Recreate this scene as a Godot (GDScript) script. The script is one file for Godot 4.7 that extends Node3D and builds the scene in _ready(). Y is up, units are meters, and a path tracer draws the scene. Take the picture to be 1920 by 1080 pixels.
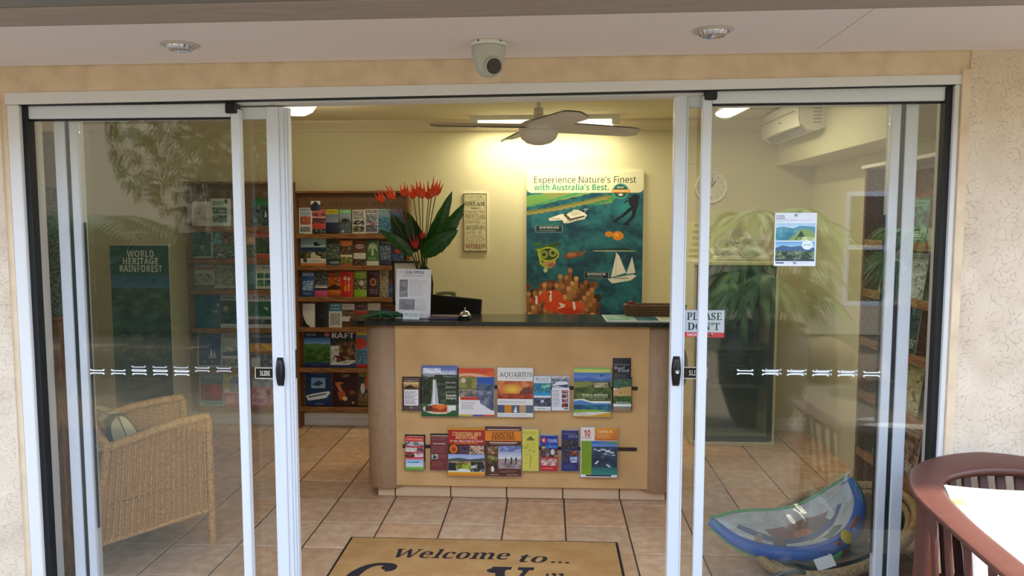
extends Node3D

const TILE := 0.33
const FRONT := 0.03            # the shopfront stands 0.03 radians off the tile grid
const BACK := -2.95            # the room's back wall
const CEIL := 2.40

const LAMP_A := 1.35
const LAMP_B := 0.7

var M := {}
var atlas: Image
var cells := {}
var pages := []
var skylines := []
var glyphs := {}
var fonts := {}
var taken := {}
var rng := RandomNumberGenerator.new()
var noise := FastNoiseLite.new()


func _ready() -> void:
	rng.seed = 11
	camera_and_light()
	materials()
	shell()
	shopfront()
	soffit()
	counter()
	racks()
	back_wall_things()
	ceiling_things()
	counter_top_things()
	right_side()
	left_side()
	terrace()
	garden()
	M.print.albedo_texture = ImageTexture.create_from_image(pages[0])
	M.gloss.albedo_texture = M.print.albedo_texture
	M.coir.albedo_texture = ImageTexture.create_from_image(pages[1])
	M.big_print.albedo_texture = M.coir.albedo_texture


func camera_and_light() -> void:
	var cam := Camera3D.new()
	cam.name = "camera"
	cam.fov = rad_to_deg(2.0 * atan(540.0 / 1434.93))
	cam.position = Vector3(0.3263, 1.6072, 3.0061)
	cam.rotation = Vector3(-0.0833, 0.04817, 0.0)
	cam.near = 0.05
	add_child(cam)
	var env := Environment.new()
	env.background_mode = Environment.BG_SKY
	var sky := Sky.new()
	var sm := ProceduralSkyMaterial.new()
	sm.sky_top_color = Color(0.74, 0.82, 0.95)
	sm.sky_horizon_color = Color(0.91, 0.93, 0.96)
	sm.ground_horizon_color = Color(0.6, 0.57, 0.52)
	sm.ground_bottom_color = Color(0.45, 0.42, 0.38)
	sm.sky_energy_multiplier = 2.0
	sky.sky_material = sm
	env.sky = sky
	env.background_energy_multiplier = 1.0
	env.tonemap_mode = Environment.TONE_MAPPER_LINEAR
	env.tonemap_exposure = 1.08
	env.sdfgi_enabled = true
	env.ssao_enabled = true
	env.ssil_enabled = true
	var we := WorldEnvironment.new()
	we.name = "world_environment"
	we.environment = env
	add_child(we)
	var sun := DirectionalLight3D.new()
	sun.name = "sun"
	sun.light_color = Color(1.0, 0.97, 0.92)
	sun.light_energy = 3.0
	sun.light_angular_distance = 2.5
	sun.shadow_enabled = true
	sun.look_at_from_position(Vector3(0.9, 2.75, 1.0), Vector3.ZERO)
	add_child(sun)


# ------------------------------------------------------------------ naming
func numbered(called: String) -> String:
	if not taken.has(called):
		taken[called] = 0
		return called
	taken[called] += 1
	return "%s_%03d" % [called, taken[called]]


func tag(o: Node, label := "", category := "", group := "", kind := "") -> Node:
	if label: o.set_meta("label", label)
	if category: o.set_meta("category", category)
	if group: o.set_meta("group", group)
	if kind: o.set_meta("kind", kind)
	return o


func thing(called: String, label: String, category: String, at := Vector3.ZERO, turn := 0.0, group := "") -> Node3D:
	var o := Node3D.new()
	o.name = numbered(called)
	add_child(o)
	o.position = at
	o.rotation.y = turn
	tag(o, label, category, group)
	return o


func obj(called: String, st: SurfaceTool, m: Material, parent: Node = null) -> MeshInstance3D:
	var o := MeshInstance3D.new()
	st.generate_normals()
	o.mesh = st.commit()
	o.material_override = m
	if parent == null:
		o.name = numbered(called)
		add_child(o)
	else:
		o.name = called
		parent.add_child(o, true)
	return o


func share(called: String, mesh: Mesh, m: Material, parent: Node) -> MeshInstance3D:
	var o := MeshInstance3D.new()
	o.mesh = mesh
	o.material_override = m
	o.name = called
	parent.add_child(o, true)
	return o


func struct(called: String, st: SurfaceTool, m: Material, label := "", category := "") -> MeshInstance3D:
	var o := obj(called, st, m)
	tag(o, label, category, "", "structure")
	return o


func frontal(called: String, label: String, category: String, x: float, y: float, z: float, kind := "") -> Node3D:
	# a thing placed in the shopfront's own axes
	var o := thing(called, label, category, fw(x, y, z), -FRONT)
	if kind: o.set_meta("kind", kind)
	return o


func fw(x: float, y: float, z: float) -> Vector3:
	return Vector3(x * cos(FRONT) - z * sin(FRONT), y, x * sin(FRONT) + z * cos(FRONT))


# ------------------------------------------------------------------ shapes
func S() -> SurfaceTool:
	var st := SurfaceTool.new()
	st.begin(Mesh.PRIMITIVE_TRIANGLES)
	st.set_uv(Vector2(0.001, 0.0008))
	st.set_smooth_group(-1)
	return st


func tri(st: SurfaceTool, a: Vector3, b: Vector3, c: Vector3) -> void:
	st.add_vertex(a); st.add_vertex(c); st.add_vertex(b)


func face(st: SurfaceTool, pts: Array, inside: Vector3) -> void:
	# a flat polygon that looks away from the point inside
	var n: Vector3 = (pts[1] - pts[0]).cross(pts[2] - pts[0])
	var flip: bool = n.dot(pts[0] - inside) < 0.0
	for i in range(1, pts.size() - 1):
		if flip: tri(st, pts[0], pts[i + 1], pts[i])
		else: tri(st, pts[0], pts[i], pts[i + 1])


func box(st: SurfaceTool, c: Vector3, s: Vector3, bv := 0.0, bas := Basis()) -> void:
	st.set_smooth_group(-1)
	var h := s / 2.0
	var p := func(x: float, y: float, z: float) -> Vector3: return c + bas * Vector3(x, y, z)
	if bv <= 0.0:
		for k in 3:
			for sg in [-1.0, 1.0]:
				var q := []
				for e in [[-1, -1], [1, -1], [1, 1], [-1, 1]]:
					var v := Vector3()
					v[k] = h[k] * sg
					v[(k + 1) % 3] = h[(k + 1) % 3] * e[0]
					v[(k + 2) % 3] = h[(k + 2) % 3] * e[1]
					q.append(c + bas * v)
				face(st, q, c)
		return
	bv = minf(bv, minf(h.x, minf(h.y, h.z)) * 0.95)
	var g := h - Vector3.ONE * bv
	for k in 3:
		for sg in [-1.0, 1.0]:
			var q := []
			for e in [[-1, -1], [1, -1], [1, 1], [-1, 1]]:
				var v := Vector3()
				v[k] = h[k] * sg
				v[(k + 1) % 3] = g[(k + 1) % 3] * e[0]
				v[(k + 2) % 3] = g[(k + 2) % 3] * e[1]
				q.append(c + bas * v)
			face(st, q, c)
		var a := (k + 1) % 3
		var b := (k + 2) % 3
		for sa in [-1.0, 1.0]:
			for sb in [-1.0, 1.0]:
				var q := []
				for e in [[0, -1], [0, 1], [1, 1], [1, -1]]:
					var v := Vector3()
					v[k] = g[k] * e[1]
					v[a] = (h[a] if e[0] == 0 else g[a]) * sa
					v[b] = (g[b] if e[0] == 0 else h[b]) * sb
					q.append(c + bas * v)
				face(st, q, c)
	for sx in [-1.0, 1.0]:
		for sy in [-1.0, 1.0]:
			for sz in [-1.0, 1.0]:
				face(st, [p.call(h.x * sx, g.y * sy, g.z * sz), p.call(g.x * sx, h.y * sy, g.z * sz), p.call(g.x * sx, g.y * sy, h.z * sz)], c)


func span(st: SurfaceTool, a: Vector3, b: Vector3, bv := 0.0) -> void:
	box(st, (a + b) / 2.0, (b - a).abs(), bv)


func tube(st: SurfaceTool, pts: Array, rad, n := 8, closed := false, flat := 1.0, power := 1.0) -> void:
	st.set_smooth_group(1)
	var m := pts.size()
	var rings := []
	var up := Vector3.UP
	for i in m:
		var a: Vector3 = pts[(i - 1 + m) % m] if closed or i > 0 else pts[i]
		var b: Vector3 = pts[(i + 1) % m] if closed or i < m - 1 else pts[i]
		var d := (b - a).normalized()
		if i == 0:
			up = Vector3.UP if absf(d.y) < 0.9 else Vector3.RIGHT
		var side := d.cross(up).normalized()
		up = side.cross(d).normalized()
		var r: float = rad[i] if rad is Array else rad
		var ring := []
		for k in n:
			var t := TAU * k / n
			ring.append(pts[i] + side * signf(cos(t)) * pow(absf(cos(t)), power) * r + up * signf(sin(t)) * pow(absf(sin(t)), power) * r * flat)
		rings.append(ring)
	for i in (m if closed else m - 1):
		var r0: Array = rings[i]
		var r1: Array = rings[(i + 1) % m]
		for k in n:
			var l := (k + 1) % n
			tri(st, r0[k], r1[k], r1[l]); tri(st, r0[k], r1[l], r0[l])
	if not closed:
		st.set_smooth_group(-1)
		face(st, rings[0], pts[1])
		face(st, rings[m - 1], pts[m - 2])


func lathe(st: SurfaceTool, prof: Array, c: Vector3, n := 24, bas := Basis()) -> void:
	st.set_smooth_group(2)
	for i in prof.size() - 1:
		for k in n:
			var a := TAU * k / n
			var b := TAU * (k + 1) / n
			var f := func(p: Vector2, t: float) -> Vector3: return c + bas * Vector3(cos(t) * p.x, p.y, sin(t) * p.x)
			var p0: Vector3 = f.call(prof[i], a)
			var p1: Vector3 = f.call(prof[i], b)
			var q0: Vector3 = f.call(prof[i + 1], a)
			var q1: Vector3 = f.call(prof[i + 1], b)
			if prof[i].x > 1e-5: tri(st, p0, q0, p1)
			if prof[i + 1].x > 1e-5: tri(st, p1, q0, q1)


func grid(st: SurfaceTool, nu: int, nv: int, f: Callable, smooth := 3) -> void:
	st.set_smooth_group(smooth)
	var g := []
	for i in nu + 1:
		var r := []
		for j in nv + 1:
			r.append(f.call(float(i) / nu, float(j) / nv))
		g.append(r)
	for i in nu:
		for j in nv:
			var q := [Vector2(i, j), Vector2(i + 1, j), Vector2(i + 1, j + 1), Vector2(i, j), Vector2(i + 1, j + 1), Vector2(i, j + 1)]
			for k in [0, 2, 1, 3, 5, 4]:
				st.set_uv(Vector2(q[k].x / nu, q[k].y / nv))
				st.add_vertex(g[int(q[k].x)][int(q[k].y)])


func prism(st: SurfaceTool, poly: PackedVector2Array, z0: float, z1: float, t := Transform3D()) -> void:
	# a flat outline in x, y drawn out along z
	st.set_smooth_group(-1)
	var tr := Geometry2D.triangulate_polygon(poly)
	var mid := Vector2()
	for p in poly: mid += p / poly.size()
	for i in range(0, tr.size(), 3):
		for z in [z0, z1]:
			var q := []
			for k in 3: q.append(t * Vector3(poly[tr[i + k]].x, poly[tr[i + k]].y, z))
			face(st, q, t * Vector3(mid.x, mid.y, (z0 + z1) / 2.0))
	var ccw := not Geometry2D.is_polygon_clockwise(poly)
	for i in poly.size():
		var a := poly[i]
		var b := poly[(i + 1) % poly.size()]
		if not ccw:
			var s := a; a = b; b = s
		var q := [t * Vector3(a.x, a.y, z1), t * Vector3(a.x, a.y, z0), t * Vector3(b.x, b.y, z0), t * Vector3(b.x, b.y, z1)]
		if z1 < z0: q.reverse()
		tri(st, q[0], q[1], q[2]); tri(st, q[0], q[2], q[3])


func bez(a: Vector3, b: Vector3, c: Vector3, d: Vector3, t: float) -> Vector3:
	return a.bezier_interpolate(b, c, d, t)


func curve(pts: Array, n: int) -> Array:
	# a smooth line through the points
	var out := []
	for i in n + 1:
		var t := float(i) / n * (pts.size() - 1)
		var k := mini(int(t), pts.size() - 2)
		var a: Vector3 = pts[maxi(k - 1, 0)]
		var d: Vector3 = pts[mini(k + 2, pts.size() - 1)]
		out.append(pts[k].cubic_interpolate(pts[k + 1], a, d, t - k))
	return out


func ball(st: SurfaceTool, c: Vector3, r: Vector3, n := 14) -> void:
	grid(st, n, n, func(u, v): return c + Vector3(sin(PI * v) * cos(TAU * u) * r.x, cos(PI * v) * r.y, sin(PI * v) * sin(TAU * u) * r.z), 4)


# ------------------------------------------------------------------ materials
func sm(c: Color, rough := 0.6, metal := 0.0) -> StandardMaterial3D:
	var m := StandardMaterial3D.new()
	m.albedo_color = c
	m.roughness = rough
	m.metallic = metal
	return m


func noisy(freq: float, kind := FastNoiseLite.TYPE_SIMPLEX_SMOOTH, octaves := 4, fractal := FastNoiseLite.FRACTAL_FBM, size := 256, ramp: Array = [], s := 1) -> NoiseTexture2D:
	var n := FastNoiseLite.new()
	n.noise_type = kind
	n.frequency = freq
	n.fractal_type = fractal
	n.fractal_octaves = octaves
	n.seed = s
	var t := NoiseTexture2D.new()
	t.width = size
	t.height = size
	t.seamless = true
	t.noise = n
	if ramp:
		var g := Gradient.new()
		g.offsets = PackedFloat32Array(ramp[0])
		g.colors = PackedColorArray(ramp[1])
		t.color_ramp = g
	return t


func mottled(m: StandardMaterial3D, tex: Texture2D, scale: Vector3, world := true) -> StandardMaterial3D:
	m.albedo_texture = tex
	m.uv1_triplanar = true
	m.uv1_world_triplanar = world
	m.uv1_scale = scale
	return m


func materials() -> void:
	for k in 2:
		pages.append(Image.create(2048, 2048, false, Image.FORMAT_RGB8))
		pages[k].fill(Color.WHITE)
		var empty := []
		empty.resize(128)
		empty.fill(4)
		skylines.append(empty)
	for f in [["s", "Droid Sans", 400], ["b", "Droid Sans", 700], ["f", "Droid Serif", 400], ["F", "Droid Serif", 700], ["m", "Droid Sans Mono", 400], ["B", "Droid Sans", 700]]:
		var sf := SystemFont.new()
		sf.font_names = PackedStringArray([f[1]])
		sf.font_weight = f[2]
		fonts[f[0]] = sf
	noise.noise_type = FastNoiseLite.TYPE_SIMPLEX_SMOOTH
	noise.fractal_octaves = 3
	var soft := [[0.0, 0.5, 1.0], [Color(0.90, 0.88, 0.86), Color(0.96, 0.95, 0.94), Color(1, 1, 1)]]
	M.print = sm(Color.WHITE, 0.45)
	M.gloss = sm(Color.WHITE, 0.3)
	M.big_print = sm(Color.WHITE, 0.5)
	M.coir = sm(Color(0.95, 0.95, 0.95), 1.0)
	M.paper = sm(Color(0.88, 0.87, 0.84), 0.7)
	M.white_metal = sm(Color(0.86, 0.87, 0.88), 0.4)
	M.trim = sm(Color(0.88, 0.87, 0.85), 0.45)
	M.gasket = sm(Color(0.03, 0.035, 0.045), 0.6)
	M.black = sm(Color(0.03, 0.03, 0.035), 0.4)
	M.chrome = sm(Color(0.85, 0.85, 0.86), 0.12, 1.0)
	M.wall_in = sm(Color(0.84, 0.81, 0.66), 0.75)
	M.wall_pale = sm(Color(0.84, 0.82, 0.68), 0.75)
	M.ceiling = sm(Color(0.84, 0.80, 0.68), 0.85)
	M.soffit = sm(Color(0.91, 0.86, 0.83), 0.8)
	M.skirting = sm(Color(0.9, 0.89, 0.83), 0.5)
	M.smooth_render = mottled(sm(Color(0.92, 0.83, 0.70), 0.85), noisy(0.02, FastNoiseLite.TYPE_SIMPLEX_SMOOTH, 4, FastNoiseLite.FRACTAL_FBM, 256, soft), Vector3(1.3, 1.3, 1.3))
	var st := sm(Color(0.90, 0.83, 0.73), 0.9)
	mottled(st, noisy(0.02, FastNoiseLite.TYPE_SIMPLEX_SMOOTH, 4, FastNoiseLite.FRACTAL_FBM, 256, soft, 5), Vector3(0.8, 0.8, 0.8))
	st.heightmap_enabled = true
	st.heightmap_scale = 0.5
	var worm := noisy(0.02, FastNoiseLite.TYPE_SIMPLEX_SMOOTH, 3, FastNoiseLite.FRACTAL_RIDGED, 1536, [[0.0, 0.73, 0.82, 0.92, 1.0], [Color(0.5, 0.5, 0.5), Color(0.5, 0.5, 0.5), Color(0.35, 0.35, 0.35), Color(0.95, 0.95, 0.95), Color(0.8, 0.8, 0.8)]], 9)
	worm.noise.domain_warp_enabled = true
	worm.noise.domain_warp_amplitude = 22.0
	worm.noise.domain_warp_frequency = 0.03
	st.heightmap_texture = worm
	M.stucco = st
	var tilespots := noisy(0.012, FastNoiseLite.TYPE_SIMPLEX_SMOOTH, 5, FastNoiseLite.FRACTAL_FBM, 512, [[0.15, 0.4, 0.6, 0.85], [Color(0.83, 0.67, 0.52), Color(0.86, 0.71, 0.56), Color(0.89, 0.75, 0.60), Color(0.92, 0.80, 0.66)]], 3)
	for k in 4:
		var m := sm([Color(1, 1, 1), Color(0.93, 0.90, 0.87), Color(1.0, 0.96, 0.92), Color(0.96, 0.95, 0.95)][k], 0.36)
		mottled(m, tilespots, Vector3(1.7, 1.7, 1.7))
		m.uv1_offset = Vector3(k * 0.27, 0, k * 0.41)
		M["tile%d" % k] = m
	M.tile_kick = sm(Color(0.86, 0.73, 0.58), 0.45)
	M.grout = sm(Color(0.32, 0.26, 0.2), 0.9)
	var grain := [[0.0, 0.45, 0.6, 1.0], [Color(0.62, 0.58, 0.55), Color(0.85, 0.83, 0.8), Color(0.95, 0.94, 0.93), Color(1, 1, 1)]]
	var wood := noisy(0.03, FastNoiseLite.TYPE_SIMPLEX_SMOOTH, 4, FastNoiseLite.FRACTAL_FBM, 256, grain, 7)
	M.rack_wood = mottled(sm(Color(0.64, 0.44, 0.26), 0.5), wood, Vector3(1.0, 9.0, 9.0), false)
	M.rack_dark = mottled(sm(Color(0.54, 0.37, 0.22), 0.55), wood, Vector3(1.0, 7.0, 7.0), false)
	M.brown_board = mottled(sm(Color(0.52, 0.34, 0.18), 0.5), wood, Vector3(6.0, 1.0, 6.0), false)
	M.fascia = mottled(sm(Color(0.68, 0.63, 0.58), 0.7), noisy(0.03, FastNoiseLite.TYPE_SIMPLEX_SMOOTH, 4, FastNoiseLite.FRACTAL_FBM, 256, soft, 31), Vector3(0.5, 8.0, 8.0), false)
	M.gutter = sm(Color(0.5, 0.49, 0.47), 0.55)
	M.panel = mottled(sm(Color(0.88, 0.71, 0.47), 0.6), noisy(0.01, FastNoiseLite.TYPE_SIMPLEX_SMOOTH, 3, FastNoiseLite.FRACTAL_FBM, 256, soft, 2), Vector3(1.2, 1.2, 1.2))
	M.column = mottled(sm(Color(0.71, 0.58, 0.45), 0.5), noisy(0.04, FastNoiseLite.TYPE_SIMPLEX_SMOOTH, 3, FastNoiseLite.FRACTAL_FBM, 256, soft, 4), Vector3(2.5, 1.5, 2.5))
	M.top = mottled(sm(Color(0.13, 0.15, 0.14), 0.18), noisy(0.15, FastNoiseLite.TYPE_SIMPLEX, 2, FastNoiseLite.FRACTAL_FBM, 256, [[0.3, 0.7], [Color(0.6, 0.6, 0.6), Color(1, 1, 1)]], 6), Vector3(3, 3, 3))
	M.strip = sm(Color(0.2, 0.12, 0.1), 0.5)
	M.white_plastic = sm(Color(0.88, 0.88, 0.82), 0.35)
	M.fan_grey = sm(Color(0.92, 0.90, 0.85), 0.5)
	M.wicker = mottled(sm(Color(0.88, 0.66, 0.37), 0.6), noisy(0.06, FastNoiseLite.TYPE_SIMPLEX, 3, FastNoiseLite.FRACTAL_FBM, 256, [[0.2, 0.5, 0.8], [Color(0.72, 0.66, 0.6), Color(0.9, 0.88, 0.85), Color(1, 1, 1)]], 8), Vector3(4, 14, 4))
	M.cane = mottled(sm(Color(0.93, 0.72, 0.42), 0.45), noisy(0.04, FastNoiseLite.TYPE_SIMPLEX, 3, FastNoiseLite.FRACTAL_FBM, 256, grain, 12), Vector3(5, 5, 5))
	M.pale_cane = mottled(sm(Color(0.74, 0.62, 0.42), 0.5), noisy(0.04, FastNoiseLite.TYPE_SIMPLEX, 3, FastNoiseLite.FRACTAL_FBM, 256, grain, 13), Vector3(5, 5, 5))
	M.dark_wicker = sm(Color(0.16, 0.11, 0.08), 0.7)
	M.resin = mottled(sm(Color(0.37, 0.21, 0.17), 0.42), noisy(0.03, FastNoiseLite.TYPE_SIMPLEX, 3, FastNoiseLite.FRACTAL_FBM, 256, soft, 14), Vector3(3, 3, 3))
	M.leaf = mottled(sm(Color(0.17, 0.40, 0.13), 0.35), noisy(0.03, FastNoiseLite.TYPE_SIMPLEX, 3, FastNoiseLite.FRACTAL_FBM, 256, [[0.2, 0.8], [Color(0.65, 0.7, 0.6), Color(1, 1, 1)]], 15), Vector3(4, 4, 4))
	M.leaf.backlight_enabled = true
	M.leaf.backlight = Color(0.1, 0.16, 0.04)
	M.leaf_dark = sm(Color(0.08, 0.22, 0.09), 0.4)
	M.stem = sm(Color(0.30, 0.33, 0.12), 0.5)
	M.bract = sm(Color(0.92, 0.30, 0.12), 0.4)
	M.bract_red = sm(Color(0.70, 0.10, 0.08), 0.4)
	M.vase = sm(Color(0.05, 0.055, 0.06), 0.12)
	M.palm = sm(Color(0.43, 0.56, 0.25), 0.5)
	M.palm.backlight_enabled = true
	M.palm.backlight = Color(0.22, 0.3, 0.1)
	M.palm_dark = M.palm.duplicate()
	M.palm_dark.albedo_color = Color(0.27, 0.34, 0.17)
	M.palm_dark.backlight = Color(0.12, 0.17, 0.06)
	M.pot = sm(Color(0.24, 0.19, 0.13), 0.35)
	M.bark = sm(Color(0.3, 0.24, 0.18), 0.9)
	var g := sm(Color(0.25, 0.32, 0.27, 0.06), 0.0)
	g.transparency = BaseMaterial3D.TRANSPARENCY_ALPHA
	M.glass = g
	var a := sm(Color(0.85, 0.88, 0.9, 0.12), 0.05)
	a.transparency = BaseMaterial3D.TRANSPARENCY_ALPHA
	M.acrylic = a
	var w := sm(Color(0.9, 0.95, 0.95, 0.10), 0.12)
	w.transparency = BaseMaterial3D.TRANSPARENCY_ALPHA
	M.plastic_wrap = w
	M.lamp = sm(Color(1, 1, 0.95), 0.5)
	M.lamp.emission_enabled = true
	M.lamp.emission = Color(1.0, 0.97, 0.84)
	M.lamp.emission_energy_multiplier = 3.0
	M.croc = sm(Color(0.05, 0.30, 0.20), 0.5)
	M.basket = mottled(sm(Color(0.46, 0.33, 0.18), 0.7), noisy(0.08, FastNoiseLite.TYPE_SIMPLEX, 2, FastNoiseLite.FRACTAL_FBM, 256, grain, 17), Vector3(4, 30, 4))
	M.plaster = sm(Color(0.90, 0.89, 0.84), 0.6)
	M.blue = sm(Color(0.13, 0.34, 0.66), 0.4)
	M.green = sm(Color(0.18, 0.62, 0.30), 0.45)
	M.paving = mottled(sm(Color(0.30, 0.29, 0.28), 0.8), noisy(0.02, FastNoiseLite.TYPE_SIMPLEX_SMOOTH, 4, FastNoiseLite.FRACTAL_FBM, 256, soft, 23), Vector3(1, 1, 1))  # terrace shade is put into this dark base colour
	M.pebble = mottled(sm(Color(0.62, 0.56, 0.46), 0.8), noisy(0.09, FastNoiseLite.TYPE_CELLULAR, 2, FastNoiseLite.FRACTAL_FBM, 512, [[0.0, 0.4, 1.0], [Color(0.2, 0.2, 0.18), Color(0.7, 0.68, 0.62), Color(1, 1, 1)]], 21), Vector3(1.2, 1.2, 1.2))
	M.chain = sm(Color(0.8, 0.78, 0.7), 0.4)


# ------------------------------------------------------------------ print
func cell(w: int, h: int, spec: String, page := 0) -> Rect2:
	# prints a cover into the sheet and returns where it lies on it (0 to 1)
	atlas = pages[page]
	var skyline: Array = skylines[page]
	var key := "%d %d %s" % [w, h, spec]
	if cells.has(key): return cells[key]
	var need := int(ceil((w + 4) / 16.0))
	var best := 0
	var low := 99999
	for c in 128 - need + 1:
		var top := 0
		for k in need: top = maxi(top, skyline[c + k])
		if top < low:
			low = top
			best = c
	for k in need: skyline[best + k] = low + h + 4
	var r := Rect2i(Vector2i(best * 16 + 2, low + 2), Vector2i(w, h))
	if r.end.y > 2047:
		push_error("the print sheet is full")
		return Rect2(0.001, 0.001, 0.001, 0.001)
	for op in spec.split(";", false):
		ink(r, op.strip_edges())
	cells[key] = Rect2(Vector2(r.position) / 2048.0, Vector2(r.size) / 2048.0)
	return cells[key]


func ink(r: Rect2i, op: String) -> void:
	var a := op.split(" ", false)
	var n := func(i: int) -> float: return a[i].to_float()
	var at := func(i: int) -> Vector2: return Vector2(r.position) + Vector2(a[i].to_float(), a[i + 1].to_float()) * Vector2(r.size)
	match a[0]:
		"r":
			fill(r, at.call(1), Vector2(n.call(3), n.call(4)) * Vector2(r.size), Color(a[5]))
		"g":
			var p: Vector2 = at.call(1)
			var s := Vector2(n.call(3), n.call(4)) * Vector2(r.size)
			for y in int(ceil(s.y)):
				fill(r, p + Vector2(0, y), Vector2(s.x, 1), Color(a[5]).lerp(Color(a[6]), y / s.y))
		"e":
			var c: Vector2 = at.call(1)
			var s := Vector2(n.call(3), n.call(4)) * Vector2(r.size)
			for y in range(int(-s.y), int(s.y) + 1):
				var x := s.x * sqrt(maxf(0.0, 1.0 - (y / s.y) ** 2))
				fill(r, Vector2(c.x - x, c.y + y), Vector2(2 * x, 1), Color(a[5]))
		"s":
			var c: Vector2 = at.call(1)
			for k in 14:
				var f := 1.0 - k / 14.0
				var h := n.call(4) * r.size.y * f as float
				for y in range(int(-h), int(h) + 1):
					var x := n.call(3) * r.size.x * f * sqrt(maxf(0.0, 1.0 - (y / maxf(h, 0.5)) ** 2)) as float
					fill(r, Vector2(c.x - x, c.y + y), Vector2(2 * x, 1), Color(a[5]).lerp(Color(a[6]), k / 13.0))
		"v":
			var poly := PackedVector2Array()
			for i in range(2, a.size() - 1, 2): poly.append(at.call(i))
			var ts := Geometry2D.triangulate_polygon(poly)
			for i in range(0, ts.size(), 3): dab(r, poly[ts[i]], poly[ts[i + 1]], poly[ts[i + 2]], Color(a[1]))
		"l":
			var p: Vector2 = at.call(1)
			var s := Vector2(n.call(3), n.call(4)) * Vector2(r.size)
			var k := a[5].to_int()
			for i in k:
				var x := 0.0
				var end := s.x * rng.randf_range(0.75, 1.0)
				while x < end:
					var w := minf(rng.randf_range(2.0, 9.0), end - x)
					fill(r, p + Vector2(x, s.y * (i + 0.2) / k), Vector2(w, maxf(1.0, s.y / k * 0.5)), Color(a[6]))
					x += w + 2.0
		"n":
			var p: Vector2 = at.call(1)
			var s := Vector2(n.call(3), n.call(4)) * Vector2(r.size)
			var px: float = minf(r.size.x, r.size.y)
			noise.seed = int(p.x) * 7 + int(p.y)
			for y in int(s.y):
				for x in int(s.x):
					noise.frequency = 3.2 / px
					var v := noise.get_noise_2d(x, y * 1.4) * 1.5
					noise.frequency = 14.0 / px
					v += noise.get_noise_2d(x, y * 1.2) * 0.7 + rng.randf_range(-0.12, 0.12)
					var c := Color(a[5]).lerp(Color(a[6]), clampf(v * 1.4, 0, 1)) if v > 0 else Color(a[5]).lerp(Color(a[7]), clampf(-v * 1.4, 0, 1))
					var q := Vector2i(p) + Vector2i(x, y)
					if r.has_point(q): atlas.set_pixelv(q, c)
		"t", "i":
			text(r, a[1], at.call(2), Vector2(n.call(4), n.call(5)) * Vector2(r.size), Color(a[6]), " ".join(a.slice(7)), 0.25 if a[0] == "i" else 0.0)


func fill(r: Rect2i, p: Vector2, s: Vector2, c: Color) -> void:
	var q := Rect2i(Vector2i(p.round()), Vector2i((p + s).round() - p.round())).intersection(r)
	if q.has_area(): atlas.fill_rect(q, c)


func dab(r: Rect2i, a: Vector2, b: Vector2, c: Vector2, col: Color) -> void:
	var lo := maxi(int(floor(minf(a.y, minf(b.y, c.y)))), r.position.y)
	var hi := mini(int(ceil(maxf(a.y, maxf(b.y, c.y)))), r.end.y - 1)
	var e := [a, b, b, c, c, a]
	for y in range(lo, hi + 1):
		var yc := y + 0.5
		var x0 := 1e9
		var x1 := -1e9
		for k in [0, 2, 4]:
			var p: Vector2 = e[k]
			var q: Vector2 = e[k + 1]
			if (p.y <= yc) != (q.y <= yc):
				var x := p.x + (q.x - p.x) * (yc - p.y) / (q.y - p.y)
				x0 = minf(x0, x)
				x1 = maxf(x1, x)
		var i0 := maxi(int(ceil(x0 - 0.5)), r.position.x)
		var i1 := mini(int(ceil(x1 - 0.5)), r.end.x)
		if i1 > i0: atlas.fill_rect(Rect2i(i0, y, i1 - i0, 1), col)


func text(r: Rect2i, f: String, p: Vector2, s: Vector2, col: Color, words: String, slant := 0.0) -> void:
	# lettering stretched to fill the box p, s
	var key := f + words
	if not glyphs.has(key):
		var tm := TextMesh.new()
		tm.font = fonts[f]
		tm.font_size = 64
		tm.pixel_size = 0.01
		tm.curve_step = 1.0
		tm.depth = 0.0
		tm.text = words
		var arr := tm.get_mesh_arrays()
		var v: PackedVector3Array = arr[Mesh.ARRAY_VERTEX]
		var idx: PackedInt32Array = arr[Mesh.ARRAY_INDEX] if arr[Mesh.ARRAY_INDEX] != null else PackedInt32Array(range(v.size()))
		glyphs[key] = [v, idx]
	var vs: PackedVector3Array = glyphs[key][0]
	var ix: PackedInt32Array = glyphs[key][1]
	if vs.is_empty(): return
	var lo := Vector2(1e9, 1e9)
	var hi := Vector2(-1e9, -1e9)
	for q in vs:
		var g := Vector2(q.x + slant * q.y, -q.y)
		lo = lo.min(g)
		hi = hi.max(g)
	var pts := PackedVector2Array()
	for q in vs: pts.append(p + (Vector2(q.x + slant * q.y, -q.y) - lo) / (hi - lo) * s)
	for i in range(0, ix.size() - 2, 3): dab(r, pts[ix[i]], pts[ix[i + 1]], pts[ix[i + 2]], col)


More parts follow.
